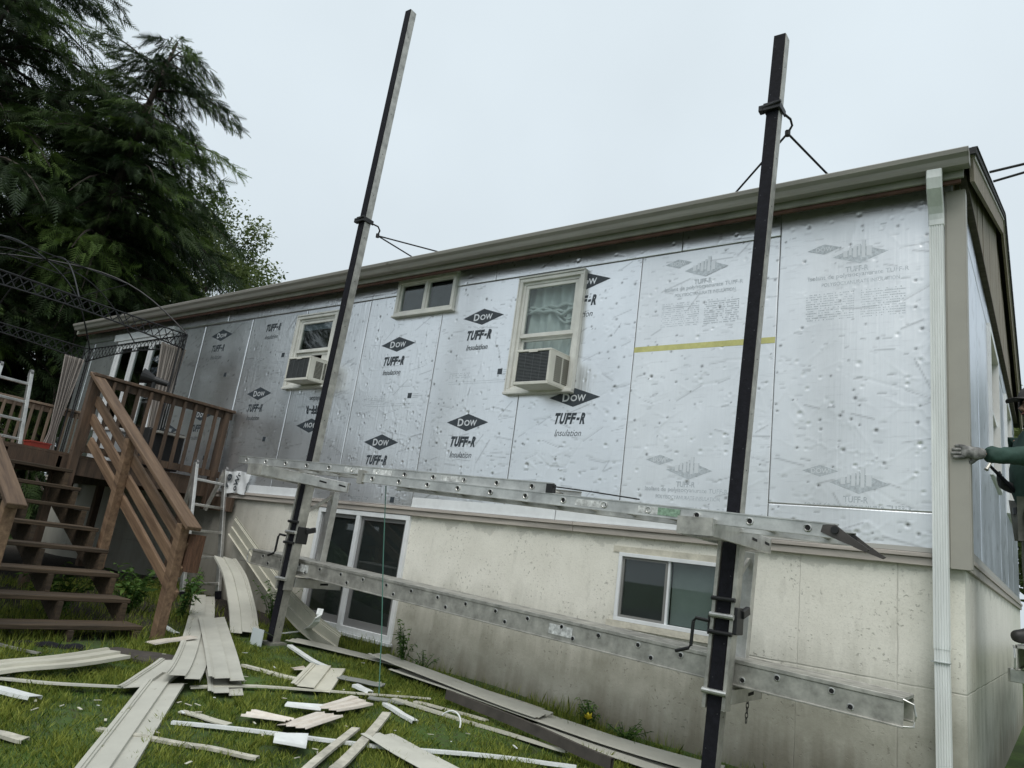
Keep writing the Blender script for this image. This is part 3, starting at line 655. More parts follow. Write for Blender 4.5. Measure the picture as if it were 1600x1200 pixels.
# basement slider and tall pair
x0, x1, z0, z1 = BW
q = MB(); ring(q, x0, x1, z0, z1, .03, .012, .09); f = q.build('window', WHITE, house, bevel=.002)
mp_ = -2.02
q = MB(); ring(q, x0+.03, mp_+.014, z0+.03, z1-.03, .02, .03, .06); q.build('sash', mat('dark_sash', (.2,.2,.19), .5), f); pane_box(None, x0+.05, mp_-.006, z0+.05, z1-.05, .052, f, SCREEN, 'screen'); pane_box(None, x0+.05, mp_-.006, z0+.05, z1-.05, .042, f)
q = MB(); q.box(mp_+.016, mp_+.032, .03, .07, z0+.03, z1-.03); q.build('mullion', WHITE, f); pane_box(None, mp_+.032, x1-.03, z0+.03, z1-.03, .05, f)
pane_box(None, mp_+.036, x1-.034, z0+.034, z1-.034, .09, f, mat('drawn_shade', (.24,.27,.26), .8, var=.15, vscale=3), 'shade')
for zz_, yy_ in ((z1+.001, .022), (z0-.05, .008)): MB().box(x0-.06, x1+.06, yy_, .029, zz_, zz_+.049).build('surround', mat('cream_surround', (.58,.55,.46), .8, var=.2, vscale=10, bump=.4), f)
x0, x1, z0, z1 = SW; xm = -5.65
q = MB(); ring(q, x0, x1, z0, z1, .05, -.004, .1, .06); q.box(xm-.03, xm+.03, -.004, .1, z0+.06, z1-.05); q.box(x0-.03, x1+.03, -.03, .02, z0-.035, z0-.002); f = q.build('window', WHITE, house, bevel=.003)
for a, b in ((x0+.05, xm-.03), (xm+.03, x1-.05)):
    zm = 1.13
    q = MB(); ring(q, a, b, zm-.02, z1-.05, .04, .03, .06); q.build('upper_sash', mat('grey_sash', (.2,.2,.2), .5), f); pane_box(None, a+.04, b-.04, zm+.02, z1-.09, .05, f, SCREEN, 'screen'); pane_box(None, a+.04, b-.04, zm+.02, z1-.09, .04, f)
    q = MB(); ring(q, a, b, z0+.06, zm-.022, .05, .03, .06, .075); q.build('lower_sash', mat('grey_sash', (.2,.2,.2), .5), f); pane_box(None, a+.05, b-.05, z0+.135, zm-.072, .05, f, SCREEN, 'screen'); pane_box(None, a+.05, b-.05, z0+.135, zm-.072, .04, f)
# scrap of house wrap pinned over the bottom of a board
q = MB(); V = []; F = []
xs_ = np.linspace(-8.42, -7.74, 15); zs_ = np.linspace(1.86, 2.14, 8)
for j, z in enumerate(zs_):
    for i, x in enumerate(xs_): V.append((x+(.05*(1-j/7) if i == 0 else 0)+(-.06*(1-j/7)**2 if i == 14 else 0), -.045-.012*math.sin(i*1.3+j*.8)-.006*math.sin(i*2.7-j*2), z+.01*math.sin(i*.9)))
for j in range(7):
    for i in range(14): F.append((j*15+i, j*15+i+1, (j+1)*15+i+1, (j+1)*15+i))
q.add(V, F)
hw = q.build('house_wrap_scrap', mat('house_wrap', (.72,.74,.75), .5, bump=.2, bscale=15), None, origin=(-8.1, -.03, 1.86), smooth=True); tag(hw, 'crumpled white house wrap scrap with black lettering at foot of foil wall', 'wrap scrap')
q = MB(); put(q, 'Ve', -8.2, 2.0, .23, .15, -.066, 0, .04, rot=1.25); put(q, 'oWr', -7.98, 2.01, .24, .09, -.066, 0, .03, rot=1.35); q.build('lettering', INK, hw)
# ------------------------------------------------------------------ window air conditioners
def air_conditioner(x0, x1, z0, z1, yf, yb, label):
    t = thing('air_conditioner', ((x0+x1)/2, (yf+yb)/2, z0), label, 'air conditioner', 'window air conditioners')
    tl = .02  # tipped outwards
    CASE = mat('ac_case', (.60,.59,.53), .5, var=.1, vscale=6); FIN = mat('ac_fins', (.10,.105,.11), .55, .4, var=.3, vscale=30); DK = mat('ac_louvre', (.07,.065,.05), .7)
    def T(x, y, z): return (x, y, z - tl*(yb-y)/(yb-yf))
    q = MB()
    def tb(a, b, c, d, e, f_): 
        vs = [T(*p) for p in ((a,c,e),(b,c,e),(b,d,e),(a,d,e),(a,c,f_),(b,c,f_),(b,d,f_),(a,d,f_))]
        q.add(vs, [(0,3,2,1),(4,5,6,7),(0,1,5,4),(1,2,6,5),(2,3,7,6),(3,0,4,7)])
    t_ = .012
    tb(x0, x1, yf+.02, yb, z0, z0+t_); tb(x0, x1, yf+.02, yb, z1-t_, z1); tb(x0, x0+t_, yf+.02, yb, z0+t_, z1-t_); tb(x1-t_, x1, yf+.02, yb, z0+t_, z1-t_)
    tb(x0, x1, yf, yf+.019, z0, z0+.03); tb(x0, x1, yf, yf+.019, z1-.022, z1); tb(x0, x0+.022, yf, yf+.019, z0+.03, z1-.022); tb(x1-.022, x1, yf, yf+.019, z0+.03, z1-.022)
    q.build('case', CASE, t, bevel=.004)
    q = MB(); tb(x0+.022, x1-.022, yf+.018, yf+.03, z0+.03, z1-.022); q.build('condenser', FIN, t)
    q = MB(); n = 20
    for k in range(n):
        z = z0+.034+(z1-z0-.062)*k/n; tb(x0+.022, x1-.022, yf+.008, yf+.017, z, z+.0035)
    for k in range(5):
        x = x0+.022+(x1-x0-.044)*k/4; tb(x-.001, x+.001, yf+.006, yf+.008, z0+.03, z1-.022)
    q.build('condenser_grille', mat('ac_grille', (.17,.18,.185), .5, .4), t)
    for c in range(2):
        q = MB(); ya = yf+.09+c*.13
        for k in range(14):
            z = z0+.045+(z1-z0-.09)*k/14; tb(x1-.001, x1+.0015, ya, ya+.11, z, z+.011)
        q.build('side_louvre', DK, t)
    q = MB(); tb((x0+x1)/2-.05, (x0+x1)/2+.05, yf-.004, yf+.001, z1-.03, z1-.006); q.build('lifting_lip', CASE, t)
    return t
air_conditioner(-3.53, -3.14, 3.075, 3.415, -.33, .02, 'cream window air conditioner with dark fins in the curtained window')
air_conditioner(-7.10, -6.66, 3.275, 3.575, -.30, .02, 'older cream window air conditioner with speckled fins in the small left window')
# ------------------------------------------------------------------ pump jack scaffold
def rotz(loc, ang):
    M = Matrix.Translation(Vector(loc)) @ Matrix.Rotation(ang, 4, 'Z'); return lambda x, y, z: tuple(M @ Vector((x, y, z)))
def local(mb, T):
    mb.v = [T(*v) for v in mb.v]; return mb
PA = .088
def pole(base, top, label, T_ang=0.):
    b, t_ = Vector(base), Vector(top)
    th = thing('scaffold_pole', b, label, 'scaffold pole', 'scaffold poles')
    h = PA/2; m = MB()
    for (a, c) in ((1,0),(-1,0),(0,1)):          # three aluminium faces, the front one carries the rubber
        o = Vector((a*(h-.004), c*(h-.004), 0)); wx, wy = (.008, PA-.01) if a else (PA, .008)
        m.beam(b+o, t_+o, wx if not a else .008, wy if not c else .008, up=(0,1,0))
    m.build('tube', ALU_D, th)
    o = Vector((0, -h+.001, 0)); MB().beam(b+o+Vector((0,0,.02)), t_+o, PA-.006, .012, up=(0,1,0)).build('rubber_facing', RUBBER, th)
    m = MB()
    for k in range(26):
        p = b.lerp(t_, (k+.5)/26)
        for s_ in ((-1,) if k % 2 else (1,)): m.tube([p+Vector((s_*.025,-h-.006,0)), p+Vector((s_*.025,-h-.001,0))], .0045, 6)
    m.build('rivet', mat('rivet', (.05,.05,.055), .4, .6), th)['kind'] = 'stuff'
    m = MB()
    for k in range(14):
        p = b.lerp(t_, (k+.3)/14); m.tube([p+Vector((h-.001,.0,0)), p+Vector((h+.0012,.0,0))], .005, 6)
    m.build('bolt_hole', HOLE, th)['kind'] = 'stuff'
    MB().box(b.x-.09, b.x+.09, b.y-.09, b.y+.09, b.z-.015, b.z+.012).build('base_plate', ALU_D, th)
    return th
LB, LT = Vector((-5.50, -.9, gz(-5.5,-.9)+.02)), Vector((-5.31, -.9, 7.46)); RB, RT = Vector((-1.225, -.9, gz(-1.2,-.9)+.02)), Vector((-1.02, -.9, 5.47))
pole(LB, LT, 'tall scaffold pole rising past the small left window, rubber faced aluminium'); pole(RB, RT, 'nearer scaffold pole with black rubber face, standing before the basement slider')
GB, GT_ = Vector((.80, .95, gz(.8,.9)+.02)), Vector((.80, .95, 5.2)); pole(GB, GT_, 'scaffold pole on the gable side behind the worker')
def on(b, t_, z): return b.lerp(t_, (z-b.z)/(t_.z-b.z))
def brace(b, t_, z, feet, label):
    c = on(b, t_, z); th = thing('pole_brace', c, label, 'pole brace', 'roof braces of the scaffold poles'); h = PA/2+.004
    m = MB(); x, y, z = c
    m.box(x-h-.012, x+h+.012, y-h-.03, y-h-.004, z-.03, z+.03); m.box(x-h-.012, x-h, y-h-.004, y+h+.02, z-.025, z+.025); m.box(x+h, x+h+.012, y-h-.004, y+h+.02, z-.025, z+.025); m.box(x-h-.045, x-h-.012, y-h-.03, y-h+.02, z-.028, z+.02)
    m.build('clamp', BLACKM, th, bevel=.003)
    MB().tube([(x-h-.03, y-h-.02, z), (x+h+.02, y-h-.035, z+.012)], .012, 8).build('clamp_bolt', BLACKM, th)
    j = Vector((x+.05, y+.16, z-.10))
    MB().tube([(x+h+.006, y+h, z-.01), (x+h+.03, y+.12, z-.015), (x+h+.035, y+.15, z-.05), j], .009, 6).build('hook_rod', BLACKM, th)
    m = MB(); m.tube([j+Vector((0,0,.02)), j-Vector((0,0,.02))], .02, 8); m.build('pivot', BLACKM, th)
    for f in feet: MB().tube([j, f], .0085, 6).build('brace_rod', BLACKM, th)
    return th
def onroof(px, py, y): return W(px, py, y)
brace(LB, LT, 4.80, [Vector((-5.62, .25, roofz(.25)+.01)), Vector((-5.05, .2, roofz(.2)+.01))], 'black roof brace clamped to the left scaffold pole')
brace(RB, RT, 4.86, [Vector((-1.75, .1, roofz(.1)+.01)), Vector((-.86, .05, roofz(.05)+.01))], 'black roof brace clamped to the right scaffold pole')
def pump_jack(b, t_, zt, zp, label, ang=0., full=True):
    """aluminium jack frame riding on the pole: workbench bracket (zt) and platform bracket (zp)"""
    c = on(b, t_, (zt+zp)/2); lean = (t_-b)/(t_.z-b.z); th = thing('pump_jack', on(b, t_, zp), label, 'pump jack', 'pump jacks on the scaffold poles')
    M = Matrix.Rotation(ang, 3, 'Z')
    def P(x, y, z):
        o = on(b, t_, z); v = M @ Vector((x, y, 0)); return Vector((o.x+v.x, o.y+v.y, z))
    def bm(mb, p, q, wx, wy, up=(0,1,0)): mb.beam(P(*p), P(*q), wx, wy, up=M @ Vector(up)); return mb
    h = PA/2
    for s_ in (-1, 1):   # side plates hugging the pole
        bm(MB(), (s_*(h+.016), -.012, zp-.12), (s_*(h+.016), -.012, zt-.02), .022, .10).build('side_channel', ALU_D, th, bevel=.002)
    bm(MB(), (.0, .36, zp+.02), (.0, .36, zt-.06), .075, .075).build('upright', ALU, th, bevel=.002)
    # workbench bracket: box arm through from outside the pole to the upright
    m = MB(); bm(m, (-.09, -.62, zt), (-.09, .42, zt-.0), .03, .10, (0,0,1)); m.build('workbench_arm', ALU, th, bevel=.003)
    m = MB(); bm(m, (.09, -.62, zt), (.09, .42, zt), .03, .10, (0,0,1)); m.build('workbench_arm', ALU, th, bevel=.003)
    m = MB(); bm(m, (-.105, -.625, zt), (.105, -.625, zt), .01, .10, (0,0,1)); m.build('arm_end_plate', ALU_D, th); m = MB(); bm(m, (-.105, .43, zt), (.105, .43, zt), .012, .10, (0,0,1)); m.build('arm_end_plate', ALU_D, th)
    m = MB(); bm(m, (-.075, -.3, zt-.042), (.075, -.3, zt-.042), .06, .012, (0,0,1)); bm(m, (-.075, .2, zt-.042), (.075, .2, zt-.042), .06, .012, (0,0,1)); m.build('arm_web', ALU_D, th)
    for yy in (.05, .3): bm(MB(), (.1062, yy, zt+.01), (.1062, yy+.09, zt+.005), .002, .016, (0,0,1)).build('arm_slot', HOLE, th)
    # platform bracket
    for s_ in (-1, 1): bm(MB(), (s_*.055, h+.01, zp-.045), (s_*.055, .62, zp-.045), .02, .085, (0,0,1)).build('platform_arm', ALU, th, bevel=.003)
    bm(MB(), (-.066, .625, zp-.045), (.066, .625, zp-.045), .012, .085, (0,0,1)).build('arm_end_plate', ALU_D, th)
    bm(MB(), (.0665, .36, zp-.045), (.0665, .46, zp-.04), .002, .02, (0,0,1)).build('arm_slot', HOLE, th)
    bm(MB(), (0, .36, zt-.09), (0, h+.02, zt-.3), .02, .03).build('strut', ALU_D, th)
    # rollers, crank and lifting shackles
    for z, mt in ((zp+.42, ALU), (zp+.52, BLACKM), (zp-.02, ALU), (zp+.32, BLACKM)):
        MB().tube([P(-h-.028, -h-.03, z), P(h+.034, -h-.03, z)], .017 if mt is ALU else .013, 10).build('roller', mt, th)
    m = MB(); bm(m, (-h-.03, -h-.01, zp+.36), (-h-.03, .06, zp+.36), .03, .12, (0,0,1)); m.build('lifting_shackle', BLACKM, th, bevel=.004); m = MB(); bm(m, (h+.03, -h-.01, zp+.40), (h+.03, .07, zp+.40), .035, .16, (0,0,1)); bm(m, (h+.045, .03, zp+.44), (h+.045, .14, zp+.47), .03, .05, (0,0,1)); m.build('lifting_shackle', BLACKM, th, bevel=.004)
    MB().tube([P(-h-.03,-h-.03,zp+.38), P(-h-.11,-h-.035,zp+.385), P(-h-.125,-h-.036,zp+.36), P(-h-.125,-h-.036,zp+.22), P(-h-.14,-h-.036,zp+.2), P(-h-.22,-h-.036,zp+.17)], .011, 8).build('crank', BLACKM, th)
    if full:
        m = MB()
        for k in range(5):
            z = zp-.1-k*.03; c0 = P(.02, .5, z); a = .008
            ring_ = [c0+Vector((math.cos(q_)*(.008 if k % 2 else .002), math.cos(q_)*(.002 if k % 2 else .008), math.sin(q_)*.02)) for q_ in np.linspace(0, 2*math.pi, 11)]
            m.tube(ring_, .0028, 5)
        m.build('chain', BLACKM, th)
    return th
pump_jack(LB, LT, 1.985, 1.05, 'pump jack on the left pole, beside the tall basement window pair'); pump_jack(RB, RT, 1.80, .90, 'pump jack with crank on the right pole before the basement slider')
pump_jack(GB, GT_, 2.3, 1.22, 'pump jack on the gable side pole under the worker', ang=R(90))
# ---- scaffold planks
def plank(p, q, wd, ht, label, side):
    p, q = Vector(p), Vector(q); L = (q-p).length; t = (q-p).normalized(); sv = Vector(side); up = Vector((0,0,1))
    th = thing('scaffold_plank', p, label, 'scaffold plank', 'scaffold planks'); N = lambda d, s_, u: p + t*d + sv*s_ + up*u
    m = MB(); m.beam(N(0,wd/2,ht-.008), N(L,wd/2,ht-.008), wd, .016); m.build('deck_sheet', ALU_D, th)
    for s_ in (.006, wd-.006):
        m = MB(); m.beam(N(0,s_,ht/2-.01), N(L,s_,ht/2-.01), .006, ht-.022, up=(0,0,1)); m.beam(N(0,s_,.006), N(L,s_,.006), .03, .01); m.beam(N(0,s_-.004,ht-.008), N(L,s_-.004,ht-.008), .012, .024); m.build('side_rail', ALU_D, th, bevel=.002)
    n1 = int(L/.305)
    for k in range(n1):
        d = .2+k*.305
        for u, ok in ((ht*.68, True), (ht*.28, k % 2 == 0)):
            if ok:
                m = MB(); m.tube([N(d+(.1 if u < ht*.5 else 0),-.002,u), N(d+(.1 if u < ht*.5 else 0),.004,u)], .0125, 10); m.build('rung_end', HOLE, th)
                m = MB(); c = N(d+(.1 if u < ht*.5 else 0),.002,u); m.tube([c+t*(.0165*math.cos(a))+up*(.0165*math.sin(a)) for a in np.linspace(0, 2*math.pi, 13)], .0042, 5); m.build('rung_collar', ALU, th)
    for d in (0, L):
        m = MB(); pts = [N(d,-.012,.01), N(d+(-.05 if d == 0 else .05),-.006,.02), N(d+(-.06 if d == 0 else .06),-.004,ht*.5), N(d+(-.05 if d == 0 else .05),-.006,ht-.02), N(d,-.012,ht-.005)]; m.tube(pts, .006, 6); m.build('end_handle', ALU, th)
    for d in (.75, L*.62): 
        m = MB(); m.beam(N(d,-.001,ht*.5), N(d+.2,-.001,ht*.5), .002, .07, up=(0,0,1)); m.build('worn_sticker', mat('worn_sticker', (.55,.56,.55), .6, var=.5, vscale=30), th)
    return th
plank((-6.27, -.80, 1.10), (-.22, -.80, .885), .36, .152, 'long aluminium plank with round rung ends across the front of the basement', (0,1,0))
plank((.245, .25, 1.235), (.245, 5.5, 1.235), .36, .150, 'aluminium plank under the worker along the gable wall', (1,0,0))
# ---- extension ladder laid flat on the workbench brackets, in two overlapping sections
lad = thing('extension_ladder', (-3, -1.4, 1.9), 'aluminium extension ladder lying flat across both jacks', 'ladder')
def section(name, p, q, y0, y1, ht):
    p, q = Vector(p), Vector(q); L = (q-p).length; t = (q-p).normalized()
    sec = None
    for yy, inw in ((y0, 1), (y1, -1)):
        o = Vector((0, yy-p.y, 0)); m = MB()
        m.beam(p+o, q+o, .004, ht); m.beam(p+o+Vector((0,inw*.012,ht/2-.003)), q+o+Vector((0,inw*.012,ht/2-.003)), .026, .005); m.beam(p+o+Vector((0,inw*.012,-ht/2+.003)), q+o+Vector((0,inw*.012,-ht/2+.003)), .026, .005)
        m.beam(p+o+Vector((0,-inw*.004,ht/2-.004)), q+o+Vector((0,-inw*.004,ht/2-.004)), .008, .007); m.beam(p+o+Vector((0,-inw*.004,-ht/2+.004)), q+o+Vector((0,-inw*.004,-ht/2+.004)), .008, .007)
        m.build('side_rail', ALU, lad)
    for k in range(int(L/.305)+1):
        d = .14+k*.305
        if d > L-.04: break
        c = p+t*d
        m = MB(); m.tube([Vector((c.x, y0+.004, c.z)), Vector((c.x, y1-.004, c.z))], .017, 8); m.build('rung', ALU_D, lad)
        MB().tube([Vector((c.x, y0-.004, c.z)), Vector((c.x, y0+.003, c.z))], .0135, 10).build('rung_end', HOLE, lad)
        m = MB(); m.tube([Vector((c.x, y0-.004, c.z))+t*(.018*math.cos(a))+Vector((0,0,.018*math.sin(a))) for a in np.linspace(0, 2*math.pi, 13)], .0045, 5); m.build('rung_collar', ALU, lad)
section('fly', (-5.86,-1.45,2.083), (-2.2,-1.45,1.975), -1.45, -1.08, .072); section('base', (-4.06,-1.46,1.972), (-.42,-1.46,1.836), -1.47, -1.05, .076)
for y in (-1.475, -1.045):
    m = MB(); sh = [(-.49,1.862),(-.43,1.868),(-.36,1.815),(-.27,1.757),(-.285,1.746),(-.41,1.788),(-.50,1.825)]
    m.add([(a_,y-.012,b_) for a_, b_ in sh]+[(a_,y+.016,b_) for a_, b_ in sh], [tuple(range(7)), tuple(range(13,6,-1))]+[(i,(i+7),(i+1)%7+7,(i+1)%7) for i in range(7)])
    m.build('foot_shoe', mat('ladder_shoe', (.075,.068,.065), .6, .4, var=.3), lad)
    MB().tube([(-.43,y-.022,1.84),(-.43,y+.03,1.84)], .02, 8).build('shoe_pivot', BLACKM, lad)
m = MB(); m.box(-2.23, -2.18, -1.485, -1.44, 1.94, 2.0); m.tube([(-2.2,-1.47,1.985),(-1.9,-1.47,1.965),(-1.55,-1.47,1.935)], .0045, 6); m.build('rung_lock', BLACKM, lad)
m = MB(); m.box(-4.09, -4.03, -1.485, -1.455, 1.92, 2.03); m.build('guide_bracket', ALU_D, lad)
for x, z in ((-3.95,2.027),(-3.2,2.005),(-2.0,1.893),(-1.55,1.877),(-4.3,2.035)):
    MB().beam((x,-1.4545 if z > 2 else -1.4745,z), (x+.22,-1.4545 if z > 2 else -1.4745,z-.007), .0012, .042).build('worn_sticker', MATS['worn_sticker'], lad)
MB().beam((-1.42,-1.476,1.872), (-1.28,-1.476,1.867), .0012, .045).build('worn_sticker', mat('green_sticker', (.22,.33,.24), .6, var=.5, vscale=40), lad)
# thin green cord hanging from the ladder to the lawn
c0 = Vector((-3.87,-1.36,1.93)); c1 = G(592, 1085, .03)
m = MB(); m.tube([c0, c0.lerp(c1,.35)+Vector((.0,0,-.015)), c0.lerp(c1,.7)+Vector((.01,0,-.01)), c1], .0042, 5); o = m.build('hanging_cord', GREENR, None, origin=c1); tag(o, 'thin green cord hanging from the ladder down to the grass', 'cord')
# cables running from the roof edge out of frame
for k, (a, b) in enumerate((((1527,268),(1640,208)), ((1535,287),(1640,222)))):
    p = Vector((.14, 1.0+.5*k, roofz(1.0+.5*k)+.02)); d = ray(*b); q_ = CAM+d*((2.4-CAM.y)/d.y)
    q_ = Vector((2.2, 1.6+.3*k, p.z+.55+.05*k))
    m = MB(); m.tube([p, p.lerp(q_,.5)-Vector((0,0,.02)), q_], .011, 6); o = m.build('brace_cable', BLACKM, None, origin=p); tag(o, ('upper' if k == 0 else 'lower')+' black brace rod leaving the gable roof edge towards the right', 'rod', 'rods at the gable roof edge')
# ------------------------------------------------------------------ deck
DX, DZ, SY = -8.5, 2.0, -1.85                 # deck end, deck floor, far side of the stairs
deck = thing('deck', (-11, -1.9, gz(-11,-1.9)), 'raised brown wooden deck with baluster railing at the left end of the house', 'deck')
k = 0
for i in range(30):
    x1_ = DX-.142*i; MB().box(x1_-.137, x1_, -3.7, -.06, DZ-.03, DZ).build('floor_board', DECKW, deck)
for yy in (-3.68, -2.6, -1.8, -.1): MB().box(-12.72, DX-.045, yy-.02, yy+.02, DZ-.22, DZ-.032).build('joist', DECKW, deck)
MB().box(DX-.04, DX, -3.7, -.06, DZ-.23, DZ-.032).build('rim_joist', DECKW, deck, bevel=.003)
for x, y in ((DX-.1,-3.55),(DX-.1,-1.95),(DX-.1,-.35),(-11,-3.55),(-11,-.35),(-12.6,-3.55)):
    MB().box(x-.045, x+.045, y-.045, y+.045, gz(x,y)-.1, DZ-.232).build('support_post', DECKW, deck, bevel=.004)
def rail_run(p, q, nb, dk):
    p, q = Vector(p), Vector(q); d = (q-p).normalized()
    MB().beam(p+Vector((0,0,2.94)), q+Vector((0,0,2.94)), .14, .036).build('rail_cap', dk, deck, bevel=.004)
    MB().beam(p+Vector((0,0,2.875)), q+Vector((0,0,2.875)), .036, .085).build('upper_rail', dk, deck)
    MB().beam(p+Vector((0,0,2.08)), q+Vector((0,0,2.08)), .036, .085).build('lower_rail', dk, deck)
    for i in range(nb):
        c = p.lerp(q, (i+.7)/(nb+.4)); n_ = Vector((-d.y, d.x, 0))*.036; j = rnd.uniform(-.004,.004)
        c = c-n_*(1 if d.y > 0 or d.x < 0 else -1)
        MB().box(c.x-.018+j, c.x+.018+j, c.y-.018, c.y+.018, 2.03, 2.91).build('baluster', dk, deck, bevel=.002)
rail_run((DX+.02, SY-.05, 0), (DX+.02, -.03, 0), 12, DECKW); rail_run((-12.62, -.1, 0), (-12.62, -3.6, 0), 26, BALW); rail_run((-9.7, -3.62, 0), (-12.6, -3.62, 0), 18, DECKW)
for x, y in ((DX+.02, -.12), (DX+.02, SY), (-12.62,-.12)): MB().box(x-.045, x+.045, y-.045, y+.045, 1.62, 2.92).build('rail_post', DECKW, deck, bevel=.004)
MB().box(DX-.2, DX+.5, -.055, -.02, 1.62, 1.80).build('ledger_block', DECKW, deck)
# ---- stairs
st = thing('deck_stairs', (-6.0, -2.5, gz(-6,-2.5)), 'weathered open wooden stairs with slanted handrails going up to the deck', 'stairs')
NT, RISE, RUN, SN = 8, .1875, .318, -3.2
for i in range(1, NT+1):
    z = DZ-RISE*i; xb = DX+RUN*(i-1)-.02
    for k, (a, b) in enumerate(((0, .152), (.158, .31))):
        dz = rnd.uniform(-.003,.003); MB().box(xb+a, xb+b, SN-.02+rnd.uniform(-.01,.01), SY-.075, z-.038+dz, z+dz).build('tread', STAIRW, st, bevel=.005)
for y in (SN+.05, (SN+SY)/2, SY-.13):
    poly = [(DX, DZ-.05)]
    for i in range(1, NT+1): poly += [(DX+RUN*(i-1), DZ-RISE*i-.04), (DX+RUN*i, DZ-RISE*i-.04)]
    poly += [(DX+RUN*NT, .36), (DX+RUN*NT-.14, .36), (DX, DZ-.52)]
    n = len(poly); m = MB(); m.add([(a,y-.02,b) for a, b in poly]+[(a,y+.02,b) for a, b in poly], [tuple(range(n)), tuple(range(2*n-1,n-1,-1))]+[(i,i+n,(i+1)%n+n,(i+1)%n) for i in range(n)]); m.build('stringer', STAIRW, st)
for i in (): MB().box(DX+RUN*(i-1)+.002, DX+RUN*(i-1)+.022, SN+.08, SY-.16, DZ-RISE*i+.004, DZ-RISE*(i-1)-.045).build('riser', STAIRW, st)
def hz(x, off): return 2.93+(x-DX)*(-.556)+off
for y, s_ in ((SY, 1), (SN-.06, -1)):
    xe = -5.86
    for x, zb in ((xe, gz(xe,y)-.05), (-7.25, DZ-RISE*4.2-.35)):
        MB().box(x-.045, x+.045, y-.045, y+.045, zb, hz(x,-.05)).build('newel_post' if x == xe else 'rail_post', RAILW, st, bevel=.005)
    if s_ < 0: MB().box(DX-.025, DX+.065, y-.045, y+.045, 1.7, 2.92).build('rail_post', RAILW, st, bevel=.005)
    MB().beam((DX-.03, y+.01*s_, hz(DX-.03,.01)), (xe+.17, y+.01*s_, hz(xe+.17,.01)), .14, .04).build('handrail', RAILW, st, bevel=.005)
    for k, off in enumerate((-.25, -.46, -.67)):
        xa = DX+.05+(0, .0, .12)[k]; yy = y+.0635 if s_ > 0 else y-.0635
        MB().beam((xa, yy, hz(xa,off)), (xe+.03, yy, hz(xe+.03,off)), .036, .105).build('slanted_rail', RAILW, st, bevel=.004)
MB().box(-5.92, -5.72, SY+.06, SY+.16, 1.0, 1.33).build('post_stub', mat('rotten_wood', (.09,.045,.025), .9, var=.6, vscale=14, stretch=(4,4,.5), bump=.6), st)
# ------------------------------------------------------------------ ladder leaning on the deck end
def rail_ladder(f0, f1, t0, t1, n, label, rear=True):
    th = thing('leaning_ladder' if rear else 'step_ladder', (f0+f1)/2, label, 'ladder')
    for a, b in ((f0, t0), (f1, t1)):
        m = MB(); m.beam(a, b, .042, .07, up=(1,0,.3)); m.build('side_rail', ALU, th, bevel=.004)
        MB().tube([b-Vector((0,.016,0)), b+Vector((0,.016,0))], .042, 12).build('hinge', mat('ladder_hinge', (.2,.2,.2), .5, .6), th)
        MB().beam(a-Vector((0,0,.01)), a+(b-a)*.05, .045, .075, up=(1,0,.3)).build('rubber_foot', RUBBER, th)
    for i in range(n):
        s_ = (i+.55)/(n+.2); MB().beam(f0.lerp(t0, s_), f1.lerp(t1, s_), .05, .032, up=(0,0,1)).build('rung', ALU, th, bevel=.004)
    if rear:
        for k, (a, b) in enumerate(((t0, t0+Vector((-.13,.06,-.55))), (t1, t1+Vector((-.10,-.10,-.55))))):
            MB().beam(b, a, .03, .055, up=(1,0,.3)).build('rear_leg', ALU_D, th)
    return th
rail_ladder(Vector((-7.80,-.55,gz(-7.8,-.5)+.01)), Vector((-7.86,-.04,gz(-7.8,0)+.01)), Vector((-8.22,-.53,2.16)), Vector((-8.28,-.07,2.15)), 5, 'aluminium multi-position ladder leaning on the deck end beside the stairs')
rail_ladder(Vector((-9.75,-2.42,2.01)), Vector((-9.85,-1.95,2.01)), Vector((-9.98,-2.36,3.0)), Vector((-10.02,-2.0,3.0)), 4, 'aluminium step ladder standing on the deck at the left picture edge', rear=False)
# ------------------------------------------------------------------ things on the deck
gr = thing('barbecue_grill', (-9.35,-.55,DZ), 'black covered barbecue grill behind the deck balusters', 'grill')
m = MB(); m.box(-9.65,-9.05,-.8,-.3,2.05,2.55); m.build('cabinet', BLACKM, gr, bevel=.01)
m = MB(); m.sweep([(.25*math.cos(a), .22*math.sin(a)) for a in np.linspace(0, math.pi, 9)], [(-9.62,-.55,2.56),(-9.08,-.55,2.56)], side=(0,1,0)); m.build('lid', BLACKM, gr)
for s_ in (-1,1): MB().box(-9.35+s_*.32-.02-.1*(s_<0), -9.35+s_*.32+.02+.1*(s_>0), -.75,-.35,2.5,2.53).build('side_shelf', ALU_D, gr)
rb = thing('red_bin', (-12.1,-.95,DZ), 'small red plastic bin on the deck behind the far railing', 'bin')
def tub(x, y, r0, r1, h): return MB().add([(x-r0,y-r0,DZ),(x+r0,y-r0,DZ),(x+r0,y+r0,DZ),(x-r0,y+r0,DZ),(x-r1,y-r1,DZ+h),(x+r1,y-r1,DZ+h),(x+r1,y+r1,DZ+h),(x-r1,y+r1,DZ+h)], [(0,3,2,1),(0,1,5,4),(1,2,6,5),(2,3,7,6),(3,0,4,7)])
tub(-12.1,-.95,.11,.14,.28).build('tub', mat('red_plastic', (.30,.045,.03), .5), rb); MB().box(-12.25,-11.95,-1.1,-.8,DZ+.281,DZ+.30).build('rim', MATS['red_plastic'], rb)
fl = thing('flood_lamp', (DX+.02,-1.18,2.96), 'black flood lamp clamped on the deck rail cap', 'lamp')
m = MB(); m.tube([(DX+.02,-1.18,2.958),(DX+.02,-1.18,3.05)], .03, 10); m.build('base', BLACKM, fl)
